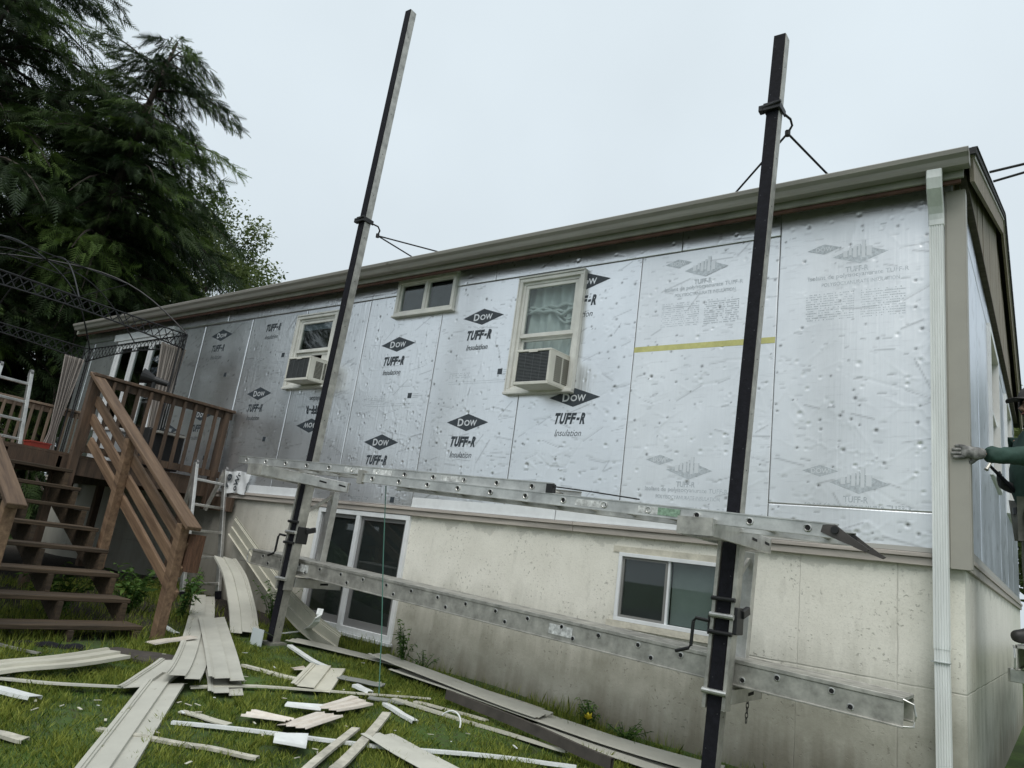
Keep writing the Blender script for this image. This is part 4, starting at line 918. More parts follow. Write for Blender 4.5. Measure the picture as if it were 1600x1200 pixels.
m = MB(); m.tube([(DX+.12,-1.05,3.05),(DX+.02,-1.18,3.075),(DX-.03,-1.24,3.09),(DX-.07,-1.3,3.10)], [.035,.045,.075,.10], 14); m.build('reflector_head', BLACKM, fl)
pl = thing('storage_box', (-10.2,-.6,DZ), 'pale grey storage box on the deck under the patio door', 'box')
MB().box(-10.55,-9.9,-.85,-.4,2.005,2.5).build('body', mat('pale_plastic', (.42,.44,.45), .6), pl, bevel=.015); MB().box(-10.58,-9.87,-.88,-.37,2.502,2.55).build('lid', mat('pale_lid', (.5,.5,.49), .6), pl, bevel=.01)
# ------------------------------------------------------------------ gazebo frame with curtains on the deck
gz_t = thing('gazebo', (-10.8,-1.95,DZ), 'dark metal gazebo frame with lattice beams and tied taupe curtains on the deck', 'gazebo')
GX0, GX1, GY0, GY1, GT, GB_ = -12.35, -9.3, -3.45, -.5, 3.97, 3.76
IRON = mat('gazebo_iron', (.022,.022,.024), .5, .4)
for x in (GX0, GX1):
    for y in (GY0, GY1):
        m = MB(); 
        for dx, dy in ((0,0),(.07 if x < -11 else -.07,0),(0,-.07 if y > -2 else .07)): m.tube([(x+dx,y+dy,DZ),(x+dx,y+dy,GT)], .011, 6)
        m.build('post', IRON, gz_t)
def lattice_beam(p, q, arch):
    p, q = Vector(p), Vector(q); L = (q-p).length; n = int(L/.11)
    zt = lambda s_: 0; zb = lambda s_: -.21+arch*math.sin(s_*math.pi)
    m = MB(); P = lambda s_, f: p.lerp(q, s_)+Vector((0,0,f(s_)))
    m.tube([P(i/16, zt) for i in range(17)], .011, 6); m.tube([P(i/16, zb) for i in range(17)], .011, 6); m.build('lattice_beam', IRON, gz_t)
    m = MB()
    for i in range(n):
        s0, s1 = i/n, (i+1)/n; mid = lambda s_: (zt(s_)+zb(s_))/2
        a, b, c, d = P(s0,zb), P(s1,zt), P(s0,zt), P(s1,zb)
        m.beam(a, b, .004, .012); m.beam(c, d, .004, .012)
    o = m.build('lattice', IRON, gz_t); o['kind'] = 'stuff'
for a, b in (((GX0,GY1,GT),(GX1,GY1,GT)), ((GX1,GY0,GT),(GX1,GY1,GT)), ((GX0,GY0,GT),(GX0,GY1,GT)), ((GX0,GY0,GT),(GX1,GY0,GT))): lattice_beam(a, b, .07)
ax = Vector((-10.82,-1.97,4.72))
for x in (GX0, GX1):
    for y in (GY0, GY1):
        c = Vector((x,y,GT)); MB().tube([c.lerp(ax, t)+Vector((0,0,.30*math.sin(t*math.pi)*(1-t*.3))) for t in np.linspace(0, 1, 12)], .011, 6).build('roof_rod', IRON, gz_t)
for a in (Vector((GX1,(GY0+GY1)/2,GT)), Vector((GX0,(GY0+GY1)/2,GT)), Vector(((GX0+GX1)/2,GY1,GT)), Vector(((GX0+GX1)/2,GY0,GT))):
    MB().tube([a.lerp(ax, t)+Vector((0,0,.24*math.sin(t*math.pi))) for t in np.linspace(0, 1, 10)], .009, 6).build('roof_rod', IRON, gz_t)
for f_ in (.45, .75):
    pts = [Vector((x,y,GT)).lerp(ax, f_)+Vector((0,0,.30*math.sin(f_*math.pi)*(1-f_*.3))) for x, y in ((GX0,GY0),(GX1,GY0),(GX1,GY1),(GX0,GY1),(GX0,GY0))]
    MB().tube(pts, .007, 6).build('roof_ring', IRON, gz_t)
CUR = mat('taupe_curtain', (.27,.235,.215), .9, col2=(.36,.33,.30), vscale=10, stretch=(9,9,.2)); 
def tied_curtain(x, y, wx, wy, z0, z1):
    n, mz = 44, 12; V = []; F = []
    for j in range(mz+1):
        t = j/mz; pinch = .35+.65*abs(t-.72)/.72 if t < .72 else .35+.5*(t-.72)/.28
        for i in range(n+1):
            s_ = i/n-.5; r_ = .03*math.sin(i*1.35)+.015*math.sin(i*.6+j*.4)
            V.append((x+wx*s_*pinch+r_*(wy != 0)+.0, y+wy*s_*pinch+r_*(wx != 0), z1+(z0-z1)*t))
    for j in range(mz):
        for i in range(n): F.append((j*(n+1)+i, j*(n+1)+i+1, (j+1)*(n+1)+i+1, (j+1)*(n+1)+i))
    MB().add(V, F).build('curtain', CUR, gz_t, smooth=True)
tied_curtain(GX1-.06, GY1-.12, 0, .36, 2.05, 3.77); tied_curtain(GX1-.2, GY1-.03, .3, 0, 2.05, 3.77); tied_curtain(GX0+.02, GY1-.2, 0, .3, 2.05, 3.77)
# ------------------------------------------------------------------ trees
def spray(n):
    """flat drooping frond along +x, unit length; triangles"""
    V = []; F = []
    for i in range(n):
        t = (i+.6)/n; L = .40*(1-t)**.6+.09; cx = t*.95; cz = -.30*t*t
        for s_ in (-1, 1):
            a = R(56-22*t)*s_; dx, dy = math.cos(a), math.sin(a); b = len(V); jj = .02*math.sin(i*5.1+s_)
            V += [(cx-.045,0,cz), (cx+.045,0,cz), (cx+dx*L, dy*L, cz-.34*L+jj)]; F.append((b,b+1,b+2))
    b = len(V); V += [(0,-.03,0),(0,.03,0),(1.08,0,-.40)]; F.append((b,b+1,b+2))
    return np.array(V), np.array(F)
def scatter(tv, tf, pos, yaw, pit, roll, sc):
    k = len(pos); cy, sy, cp, sp_, cr, sr = np.cos(yaw), np.sin(yaw), np.cos(pit), np.sin(pit), np.cos(roll), np.sin(roll)
    Rz = np.zeros((k,3,3)); Rz[:,0,0]=cy; Rz[:,0,1]=-sy; Rz[:,1,0]=sy; Rz[:,1,1]=cy; Rz[:,2,2]=1
    Ry = np.zeros((k,3,3)); Ry[:,0,0]=cp; Ry[:,0,2]=sp_; Ry[:,1,1]=1; Ry[:,2,0]=-sp_; Ry[:,2,2]=cp
    Rx = np.zeros((k,3,3)); Rx[:,0,0]=1; Rx[:,1,1]=cr; Rx[:,1,2]=-sr; Rx[:,2,1]=sr; Rx[:,2,2]=cr
    M = Rz@Ry@Rx*sc[:,None,None]
    V = np.einsum('kij,nj->kni', M, tv)+pos[:,None,:]; F = tf[None]+(np.arange(k)*len(tv))[:,None,None]
    return V.reshape(-1,3), F.reshape(-1, tf.shape[1])
SPV, SPF = spray(7)
def conifer(loc, h, rad, seed, label, leaders=1, lean=(0,0), nb=150, group=None, dens=1., fork=None, expo=.62):
    rg = np.random.default_rng(seed); loc = Vector(loc); th = thing('hemlock_tree', loc, label, 'tree', group)
    trunks = [(Vector((0,0,0)), Vector((lean[0],lean[1],h)), rad)]
    if fork:
        for (z0, dx, dy, h2, r2) in fork: trunks.append((Vector((lean[0]*z0/h, lean[1]*z0/h, z0)), Vector((dx,dy,h2)), r2))
    pos, yaw, pit, rol, sc, ti = [], [], [], [], [], []
    m = MB(); lm = MB()
    for ti_, (a, b, rd) in enumerate(trunks):
        pts = [a.lerp(b, t)+Vector((.15*math.sin(t*7+ti_), .15*math.cos(t*5), 0))*(t > 0) for t in np.linspace(0, 1, 10)]
        r0 = .026*h*(1 if ti_ == 0 else .5); m.tube([loc+p for p in pts], [r0*(1-.95*t)+.01 for t in np.linspace(0,1,10)], 9)
        HH = b.z-a.z; n_ = int(nb*(1 if ti_ == 0 else .55*HH/h*1.6))
        for i in range(n_):
            t = ((i+rg.random())/n_)**.9 if ti_ == 0 else .15+.85*(i+rg.random())/n_
            o = a.lerp(b, t); az = rg.uniform(0, 2*math.pi); prof = (1-t)**expo*(.35+.65*min(1, t*3+.45))
            L = rd*(prof+.06)*rg.choice([rg.uniform(.5,.9), rg.uniform(.85,1.3)]); up = rg.uniform(.0,.35)+.25*t
            d = Vector((math.cos(az), math.sin(az), 0)); N = 7; bp = []
            for q in range(N+1):
                s_ = q/N; bp.append(o+d*(L*s_)+Vector((0,0,L*(up*s_-.62*s_*s_))))
            lm.tube([loc+p for p in bp], [.014*L*(1-.9*q/N)+.004 for q in range(N+1)], 4)
            ns = max(8, int(L*19*dens))
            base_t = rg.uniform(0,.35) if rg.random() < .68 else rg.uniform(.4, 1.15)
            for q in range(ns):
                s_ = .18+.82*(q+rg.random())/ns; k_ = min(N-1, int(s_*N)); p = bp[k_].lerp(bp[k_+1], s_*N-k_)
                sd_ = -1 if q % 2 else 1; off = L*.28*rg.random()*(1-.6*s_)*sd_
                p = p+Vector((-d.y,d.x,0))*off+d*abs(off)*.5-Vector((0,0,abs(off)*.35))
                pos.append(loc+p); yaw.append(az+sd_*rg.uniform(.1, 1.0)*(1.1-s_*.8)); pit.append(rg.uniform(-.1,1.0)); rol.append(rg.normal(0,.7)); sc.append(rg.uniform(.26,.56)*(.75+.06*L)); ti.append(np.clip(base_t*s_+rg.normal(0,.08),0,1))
    m.build('trunk', BARK, th, smooth=True); lm.build('limbs', BARK, th)
    pos = np.array([tuple(p) for p in pos]); V, F = scatter(SPV, SPF, pos, np.array(yaw), np.array(pit), np.array(rol), np.array(sc))
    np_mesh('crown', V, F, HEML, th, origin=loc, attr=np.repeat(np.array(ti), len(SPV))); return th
tA = conifer((-22.5, -1.2, .6), 19, 6.2, 11, 'tallest dark hemlock tree at the left picture edge behind the deck', nb=400, dens=1.25)
tB = conifer((-21.0, 1.9, .6), 14.3, 4.5, 5, 'dark hemlock tree with forked top just left of the roof end', nb=230, dens=1.4, lean=(1.2,.4), expo=.45, fork=[(4.0,-2.2,.3,13.0,2.3),(4.5,2.9,-.4,11.2,2.5)])
tC = conifer((-19.6, -2.2, .6), 8.5, 3.6, 21, 'low dark hemlock filling the gap behind the gazebo and far railing', nb=230, dens=1.3)
def copy_tree(o, loc, rz, sc, label, group=None):
    c = o.copy(); COL.objects.link(c); c.location = loc; c.rotation_euler = (0,0,rz); c.scale = (sc,)*3; c['label'] = label
    if group: c['group'] = group
    for ch in list(o.children):
        d = ch.copy(); COL.objects.link(d); d.parent = c
    return c
# trees standing beside the garden, left of the picture: they darken what the foil at the far end mirrors
for i, (x, y, s_) in enumerate(((-26,-6,.95),(-25,-9.5,.85),(-32,-11,1.1))):
    copy_tree(tA if i % 2 else tB, (x, y, .1), 1.3*i, s_, ('nearest','second','farthest')[i]+' dark hemlock left of the picture, mirrored in the foil', 'trees mirrored in the foil')
def leaf_tree(loc, h, rx, rz, nclump, nleaf, seed, label, size=.12, m_=None):
    rg = np.random.default_rng(seed); loc = Vector(loc); th = thing('leafy_tree', loc, label, 'tree')
    m = MB(); m.tube([loc, loc+Vector((.1,0,h*.35)), loc+Vector((0,.1,h*.62))], [.14,.11,.07], 8)
    P = []; T = []
    for c in range(nclump):
        v = rg.normal(size=3); v /= np.linalg.norm(v); v *= rg.uniform(.45,1)**.6; cp = np.array([v[0]*rx, v[1]*rx, h-rz+v[2]*rz*.98])
        if c % 3 == 0: m.tube([loc+Vector((0,0,h*.45)), loc+Vector(cp*np.array([.5,.5,.8])), loc+Vector(cp)], [.06,.04,.012], 5)
        r = rg.uniform(.35,.75)*rx*.32; q = np.clip(rg.normal(size=(nleaf,3)),-1.5,1.5)*r*.6; P.append(cp+q); T.append(np.clip(rg.uniform(.0,.75)+rg.normal(0,.12,nleaf)+q[:,2]/r*.12,0,1))
    m.build('trunk', BARK, th, smooth=True)
    P = np.concatenate(P)+np.array(loc); T = np.concatenate(T); k = len(P)
    lv = np.array([(0,0,0),(.45,.28,.05),(1,0,-.12),(.45,-.28,.05)]); lf = np.array([(0,1,2,3)])
    V, F = scatter(lv, lf, P, rg.uniform(0,6.28,k), rg.uniform(-.5,1.1,k), rg.normal(0,.7,k), rg.uniform(.7,1.4,k)*size)
    np_mesh('crown', V, F, m_ or LEAFY, th, origin=loc, attr=np.repeat(T, 4)); return th
leaf_tree((-27.2,7.6,.6), 14.2, 4.0, 5.4, 130, 420, 4, 'light green leafy tree showing over the roof right of the hemlocks', .15)
leaf_tree((2.2,20,.2), 9.2, 3.8, 4.4, 120, 240, 9, 'green leafy tree beyond the house at the right picture edge', .22)
# ------------------------------------------------------------------ stripped siding and trim lying about
FOOT = []      # footprints, so that no grass grows through the pieces
SIDE_T = mat('siding_taupe', (.46,.455,.40), .55, orand=.1, var=.12, vscale=2.5, bump=.04)
SIDE_B = mat('siding_beige', (.55,.535,.45), .55, orand=.12, var=.14, vscale=3, bump=.04)
SIDE_P = mat('siding_backs_pinkish', (.58,.52,.45), .6, var=.2, vscale=14, col2=(.70,.66,.60))
SCRAPW = mat('white_scrap', (.70,.72,.71), .5, var=.1, vscale=8)
DIRTY = mat('dirty_beige_trim', (.46,.44,.37), .7, var=.3, vscale=12)
BROWNT = mat('dark_brown_trim', (.06,.052,.045), .6, var=.3)
def chain2prof(ch, t=.003): return [(a,b) for a, b in ch] + [(a,b-t) for a, b in reversed(ch)]
def lap_prof(wd=.245, flip=False):
    ch = [(-.5,0),(-.488,.020),(-.095,.003),(-.082,.022),(.33,.004),(.342,.014),(.39,.010),(.40,.017),(.5,.012)]
    return chain2prof([(a*wd*(-1 if flip else 1), b) for a, b in (ch if not flip else ch[::-1])])
def chan_prof(wd, ht, t=.003):
    ht = max(.008, ht*.6)
    return [(-wd/2,0),(-wd/2,ht),(wd/2,ht),(wd/2,0),(wd/2-t,0),(wd/2-t,ht-t),(-wd/2+t,ht-t),(-wd/2+t,0)]
def flat_prof(wd, t=.004): return [(-wd/2,0),(-wd/2,t),(-wd*.1,t+.004),(wd*.15,t),(wd/2,t+.003),(wd/2,0)]
def rib_flat(wd, n=6):
    ch = []
    for i in range(n): a = -wd/2+wd*i/n; ch += [(a,0),(a+wd/n*.85,.008),(a+wd/n*.9,.012),(a+wd/n*.99,.0)]
    return chain2prof(ch)
def resample(P, n):
    P = [Vector(p) for p in P]
    if len(P) == 2: return [P[0].lerp(P[1], i/n) for i in range(n+1)]
    out = []; k = len(P)
    for i in range(n+1):
        t = i/n*(k-1); j = min(k-2, int(t)); u = t-j; a, b, c, d = P[max(j-1,0)], P[j], P[j+1], P[min(j+2,k-1)]
        out.append(.5*((2*b)+(c-a)*u+(2*a-5*b+4*c-d)*u*u+(3*b-a-3*c+d)*u**3))
    return out
def piece(name, label, pts, prof, m, wd, group='stripped siding and trim on the lawn', cat='siding', world=False, side=None, n=10, foot=True, wob=.0015):
    P = pts if world else [G(p[0], p[1], (p[2] if len(p) > 2 else .03)-.012) for p in pts]
    Q = resample(P, n); ph = rnd.uniform(0,6)
    Q = [q+Vector((0,0,wob*math.sin(i*1.1+ph))) for i, q in enumerate(Q)]
    Lp = (Q[-1]-Q[0]).length; tq = (Q[-1]-Q[0]).normalized(); sq = Vector((tq.y,-tq.x,0)); bow = rnd.uniform(-.011,.011)*Lp; N_ = len(Q)-1
    Q = [q+sq*(bow*math.sin(math.pi*i/N_))+Vector((0,0,.01*Lp*max(0,i/N_-.75)**2*8*rnd.uniform(.5,1))) for i, q in enumerate(Q)]
    if side is None:
        r0, r1 = rnd.uniform(-.09,.09), rnd.uniform(-.16,.16); side = []
        for i in range(N_+1):
            tt = (Q[min(i+1,N_)]-Q[max(i-1,0)]).normalized(); sv = Vector((tt.y,-tt.x,0)).normalized(); side.append(Matrix.Rotation(r0+(r1-r0)*i/N_, 3, tt) @ sv)
    o = MB().sweep(prof, Q, side=side).build(name, m, None, origin=Q[0]); tag(o, label, cat, group)
    if foot:
        for a, b in zip(Q[:-1], Q[1:]): FOOT.append((a.x,a.y,b.x,b.y,wd/2,min(a.z,b.z)))
    return o
sp_ = 'vinyl_plank'; tr_ = 'vinyl_strip'; fr_ = 'vinyl_scrap'
piece(sp_, 'long taupe siding panel running off the bottom picture edge at lower left', [(258,1068,.06),(215,1128,.04),(165,1200,.04),(140,1238,.04)], lap_prof(.25), SIDE_T, .25)
piece(sp_, 'beige siding panel with its back up lying before the stairs at the left edge', [(-90,1056,.06),(0,1043,.08),(95,1034,.10),(184,1022,.10)], lap_prof(.26, True), SIDE_B, .26)
piece(tr_, 'long pale trim strip running under the beige panel below the stairs', [(-60,1055,.04),(0,1061,.04),(100,1070,.04),(192,1075,.04)], chan_prof(.09,.02), SIDE_T, .09)
piece(sp_, 'taupe siding panel at the back of the fan, left of its fellow', [(318,932,.07),(300,1000,.07),(282,1063,.10)], lap_prof(.25), SIDE_T, .25)
piece(sp_, 'taupe siding panel on top of the fan, right one', [(330,966,.10),(342,1020,.09),(353,1066,.09)], lap_prof(.25), SIDE_T, .25)
piece(sp_, 'short taupe siding panel sticking out to the left under the fan', [(275,1035,.06),(245,1056,.055),(212,1079,.05)], lap_prof(.25), SIDE_T, .25)
piece(sp_, 'taupe siding end showing beneath the front of the fan', [(345,1050,.045),(352,1087,.04)], lap_prof(.24), SIDE_T, .24)
Pc = [W(343,872,-.12), G(356,915,.45), G(376,960,.16), G(386,1010,.06)]
piece(sp_, 'bowed taupe siding panel springing from the ladder foot down onto the lawn', [Vector((-7.62,-.22,1.06)), Vector((-7.1,-.38,.90)), Vector((-6.45,-.65,.64)), Vector((-5.85,-.98,.46))], lap_prof(.27, True), SIDE_T, .26, world=True, n=16)
ld = [W(362,820,-.10), W(402,880,-.2), W(450,945,-.38), W(485,978,-.5), G(526,1010,.04)]
piece(sp_, 'beige siding panel leaning on the basement wall behind the left pole', ld, lap_prof(.25), SIDE_B, .25, world=True, n=16, side=(.62,-.1,.75))
piece(tr_, 'long thin beige strip bowing across the lawn below the fan', [(297,1075,.04),(400,1073,.05),(500,1080,.04),(600,1087,.035),(672,1094,.03)], chan_prof(.055,.02), SIDE_B, .055, n=16)
piece(tr_, 'white trim strip end at the left picture edge', [(-40,1074,.05),(0,1081,.05),(54,1094,.05)], chan_prof(.10,.035), SCRAPW, .1)
piece(tr_, 'dirty beige trim stub at the lower left picture edge', [(-40,1141),(0,1150),(39,1160)], chan_prof(.055,.03), DIRTY, .055)
piece(tr_, 'pale beige slotted strip just right of the bottom siding panel', [(283,1112),(320,1122),(357,1134)], chan_prof(.06,.012), SIDE_B, .06)
piece(tr_, 'very long white strip lying across the lawn from the siding panel to the bottom edge', [(268,1131),(420,1148),(553,1166),(657,1176),(800,1188),(900,1204)], chan_prof(.045,.03), SCRAPW, .045, n=20)
piece(tr_, 'dirty beige strip crossing under the bottom siding panel', [(152,1141),(255,1160),(330,1172),(402,1188)], chan_prof(.042,.026), DIRTY, .042, n=14)
piece(fr_, 'cream ribbed fragment at the foot of the stair newel', [(234,1005,.08),(302,996,.1)], rib_flat(.13,5), SIDE_P, .13)
piece(tr_, 'white scrap poking out beside the newel post', [(252,976,.06),(276,991,.06)], chan_prof(.05,.02), SCRAPW, .05)
piece('dark_board', 'dark wet board lying below the bottom stair', [(165,1018,.02),(268,1036,.02)], flat_prof(.30,.02), BROWNT, .3)
piece(tr_, 'thin grey channel in the shade at the left edge below the stairs', [(-30,1000,.05),(0,1009,.04),(62,1023,.03)], chan_prof(.035,.025), ALU_D, .035)
piece('drain_hose', 'black ribbed hose lying in the shade of the bottom stair', [(8,1006,.03),(60,1009,.03),(130,1014,.03)], [(.03*math.cos(a),.03*math.sin(a)) for a in np.linspace(0,5.6,8)], RUBBER, .06, cat='hose', n=20, wob=.008)
# folded white sheet metal beside the pole foot
b0 = G(410, 1014, 0); b0.x -= .12; m = MB(); m.box(b0.x-.08, b0.x+.09, b0.y-.004, b0.y+.004, b0.z, b0.z+.16); m.add([(b0.x-.08,b0.y,b0.z+.16),(b0.x+.09,b0.y,b0.z+.16),(b0.x+.10,b0.y+.13,b0.z+.10),(b0.x-.06,b0.y+.10,b0.z+.13)], [(0,1,2,3)])
o = m.build('metal_flashing', mat('bluish_white_metal', (.62,.68,.69), .4), None, origin=b0); tag(o, 'folded white flashing piece at the foot of the left pole', 'flashing')
FOOT.append((b0.x-.1,b0.y,b0.x+.1,b0.y+.1,.1,b0.z))
piece(tr_, 'white strip curling up in the air right of the left pole foot', [G(443,990,.06), G(475,985,.07), W(492,974,-.85), W(501,952,-.85)], flat_prof(.055), SCRAPW, .055, world=True, n=14)
piece(tr_, 'white rounded strip right below the left pole foot', [(452,1010,.06),(480,1030,.04),(512,1046,.035)], chan_prof(.05,.03), SCRAPW, .05)
piece(tr_, 'cream strip lying left of the folded siding fragment', [(380,1041),(430,1055),(478,1067)], chan_prof(.06,.03), SIDE_B, .06)
piece(sp_, 'weathered siding panel along the wall below the tall basement windows', [(455,1001,.05),(530,1018,.045),(655,1048,.05)], lap_prof(.22), SIDE_T, .22)
piece(sp_, 'second weathered siding panel beside the weed along the wall', [(590,1024,.09),(700,1066,.08),(850,1122,.07)], lap_prof(.24), SIDE_T, .24)
piece(sp_, 'long stacked siding panel along the wall running to the right pole foot', [(625,1048,.045),(780,1100,.045),(930,1152,.05),(1125,1212,.05)], lap_prof(.30), SIDE_T, .3, n=16)
piece(sp_, 'outer siding panel along the wall at the bottom edge', [(830,1135,.03),(960,1180,.03),(1060,1214,.03)], lap_prof(.22), SIDE_T, .22)
piece(tr_, 'dark brown strip on edge in front of the stacked siding', [(697,1092,.06),(790,1130,.07),(870,1166,.07),(955,1204,.07)], chan_prof(.03,.11), BROWNT, .03)
piece(tr_, 'weathered white channel against the wall foot', [(712,1070,.06),(780,1091,.05),(847,1114,.05)], chan_prof(.05,.05), DIRTY, .05)
piece(tr_, 'long beige strip on the grass in front of the dark brown strip', [(615,1094),(700,1120),(790,1147),(885,1178)], chan_prof(.06,.03), SIDE_B, .06)
piece(fr_, 'crumbly cream strip above the long beige strip', [(648,1097),(700,1110),(762,1127)], rib_flat(.07,3), DIRTY, .07)
m = MB(); c = G(703,1140,.02); m.tube([c+Vector((.1*math.cos(a)-.02, .04*math.sin(a), .02+.09*abs(math.sin(a)))) for a in np.linspace(.1,2.6,12)], .006, 6); o = m.build('plastic_loop', SCRAPW, None, origin=c); tag(o, 'small white plastic loop standing in the grass', 'strip')
piece(fr_, 'folded beige siding fragment in the middle of the lawn', [(512,1043,.06),(484,1078,.05)], lap_prof(.30), SIDE_B, .3, n=4)
piece(fr_, 'ragged beige siding scrap left of the folded fragment', [(488,1046,.05),(470,1050,.05)], lap_prof(.22), SIDE_P, .22, n=3)
piece(fr_, 'dark grey siding scrap right of the folded fragment', [(530,1060,.05),(598,1074,.04)], lap_prof(.15), mat('siding_dark_grey', (.22,.23,.21), .6), .15)
piece(fr_, 'grey strip end beside the green cord', [(576,1090,.04),(632,1099,.035)], flat_prof(.09), MATS['siding_dark_grey'], .09)
piece(tr_, 'short white stub beside the folded fragment', [(554,1073,.05),(578,1084,.04)], chan_prof(.06,.035), SCRAPW, .06)
piece(fr_, 'pinkish ribbed siding fragment, leftmost of the broken three', [(388,1113,.05),(455,1126,.05)], rib_flat(.20,3), SIDE_P, .2, n=3, side=None)
piece(fr_, 'pinkish ribbed siding fragment in the middle of the broken three', [(455,1136,.055),(515,1116,.06)], rib_flat(.22,3), SIDE_P, .22, n=3)
piece(fr_, 'pinkish ribbed siding fragment, rightmost of the broken three', [(508,1108,.07),(566,1094,.06)], rib_flat(.20,3), SIDE_P, .2, n=3)
piece(fr_, 'white broken fragment lying behind the pinkish pieces', [(447,1100,.06),(503,1106,.06)], rib_flat(.14,4), SCRAPW, .14, n=3)
piece(fr_, 'white ribbed square fragment lying over the long white strip', [(428,1153,.075),(480,1158,.07)], rib_flat(.23,8), SCRAPW, .23, n=3)
piece(tr_, 'short white rounded channel pointing to the green cord', [(601,1102),(648,1131)], chan_prof(.05,.035), SCRAPW, .05)
piece(tr_, 'weathered beige batten at the bottom edge, left of two', [(556,1140,.05),(484,1202,.04),(470,1215,.04)], chan_prof(.055,.025), DIRTY, .055)
piece(tr_, 'longer weathered batten at the bottom edge, right of two', [(604,1117,.06),(566,1160,.05),(520,1208,.05)], chan_prof(.06,.03), DIRTY, .06)
piece(sp_, 'taupe siding panel at the bottom edge right of the battens', [(588,1150,.05),(640,1180,.05),(720,1224,.05)], lap_prof(.25), SIDE_T, .25)
# ------------------------------------------------------------------ worker at the corner
def skin(name, verts, edges, m, parent, root=0, sub=2):
    me = bpy.data.meshes.new(name); po = WL[parent.name]
    me.from_pydata([tuple(Vector(v[:3])-po) for v in verts], edges, []); me.materials.append(m)
    o = bpy.data.objects.new(name, me); COL.objects.link(o); o.parent = parent; WL[o.name] = po
    md = o.modifiers.new('skin', 'SKIN'); md.use_smooth_shade = True
    for i, v in enumerate(verts):
        r = v[3]; me.skin_vertices[0].data[i].radius = (r, r) if not isinstance(r, tuple) else r
        me.skin_vertices[0].data[i].use_root = (i == root)
    sb = o.modifiers.new('sub', 'SUBSURF'); sb.levels = sb.render_levels = sub
    return o
SKINM = mat('skin', (.45,.27,.2), .6); JACK = mat('dark_green_jacket', (.022,.055,.042), .8, var=.25, vscale=10, bump=.4, bscale=14); PANT = mat('grey_work_trousers', (.16,.16,.14), .85, var=.2, vscale=9, bump=.3, bscale=16)
GLOVE = mat('grey_glove', (.05,.05,.05), .8, vscale=22, bump=.4, col2=(.30,.295,.28)); GLOVD = mat('dark_glove', (.03,.03,.032), .8); BOOT = mat('black_boot', (.02,.019,.018), .55); CAPM = mat('dark_cap', (.05,.045,.045), .8)
PZ = 1.392
pe = thing('person', (.38,.58,PZ), 'worker in dark green jacket, cap and gloves holding the corner trim', 'person')
pel, bel, che, nek, hed = (.42,.58,2.28), (.385,.55,2.46), (.41,.55,2.68), (.41,.54,2.86), (.39,.51,2.99)
shl, ell, wrl = (.52,.42,2.76), (.35,.20,2.57), (.125,.025,2.545)
shr, elr, wrr = (.31,.70,2.75), (.33,.77,2.48), (.25,.54,2.405)
hl, knl, anl, tol = (.42,.50,2.22), (.36,.46,1.86), (.37,.48,PZ+.085), (.215,.36,PZ+.04)
hr, knr, anr, tor = (.38,.68,2.22), (.35,.72,1.86), (.38,.76,PZ+.085), (.25,.64,PZ+.04)
skin('body', [(*pel,.13),(*bel,.125),(*che,.14),(*nek,.058),(*hed,.085),(.385,.505,3.06,.075),(*shl,.055),(*ell,.036),(*wrl,.018),(*shr,.055),(*elr,.036),(*wrr,.018),(*hl,.085),(*knl,.058),(*anl,.034),(*hr,.085),(*knr,.058),(*anr,.034),((anl[0]+tol[0])/2,(anl[1]+tol[1])/2,PZ+.05,.018),((anr[0]+tor[0])/2,(anr[1]+tor[1])/2,PZ+.05,.018)],
     [(0,1),(1,2),(2,3),(3,4),(4,5),(2,6),(6,7),(7,8),(2,9),(9,10),(10,11),(0,12),(12,13),(13,14),(0,15),(15,16),(16,17),(14,18),(17,19)], SKINM, pe)
jk = skin('jacket', [(*pel[:2],2.24,.175),(*bel,.18),(*che,.18),(.41,.545,2.82,.085),(*shl,.09),(.44,.31,2.65,.076),(*ell,.068),(.25,.115,2.56,.064),(.165,.055,2.548,.058),(.12,.025,2.546,.055),(*shr,.085),(*elr,.07),(.285,.63,2.435,.056)], [(0,1),(1,2),(2,3),(2,4),(4,5),(5,6),(6,7),(7,8),(8,9),(2,10),(10,11),(11,12)], JACK, pe)
tx = bpy.data.textures.new('folds', 'CLOUDS'); tx.noise_scale = .07; dm = jk.modifiers.new('folds', 'DISPLACE'); dm.texture = tx; dm.strength = .03; dm.mid_level = .5; jk.modifiers['sub'].levels = jk.modifiers['sub'].render_levels = 3
skin('trousers', [(pel[0],pel[1],2.25,.15),(*hl,.105),(*knl,.082),(.37,.48,1.55,.078),(*hr,.105),(*knr,.082),(.38,.75,1.55,.078)], [(0,1),(1,2),(2,3),(0,4),(4,5),(5,6)], PANT, pe)
for a, t_ in ((anl, tol), (anr, tor)):
    a, t_ = Vector(a), Vector(t_); d = t_-a; hb = a-Vector((d.x,d.y,0))*.25
    skin('boot', [(a.x,a.y,PZ+.19,.062),(a.x,a.y,PZ+.09,.058),(hb.x,hb.y,PZ+.05,.048),(a.x+d.x*.55,a.y+d.y*.55,PZ+.05,.05),(t_.x,t_.y,PZ+.043,.042)], [(0,1),(1,2),(1,3),(3,4)], BOOT, pe, root=1)
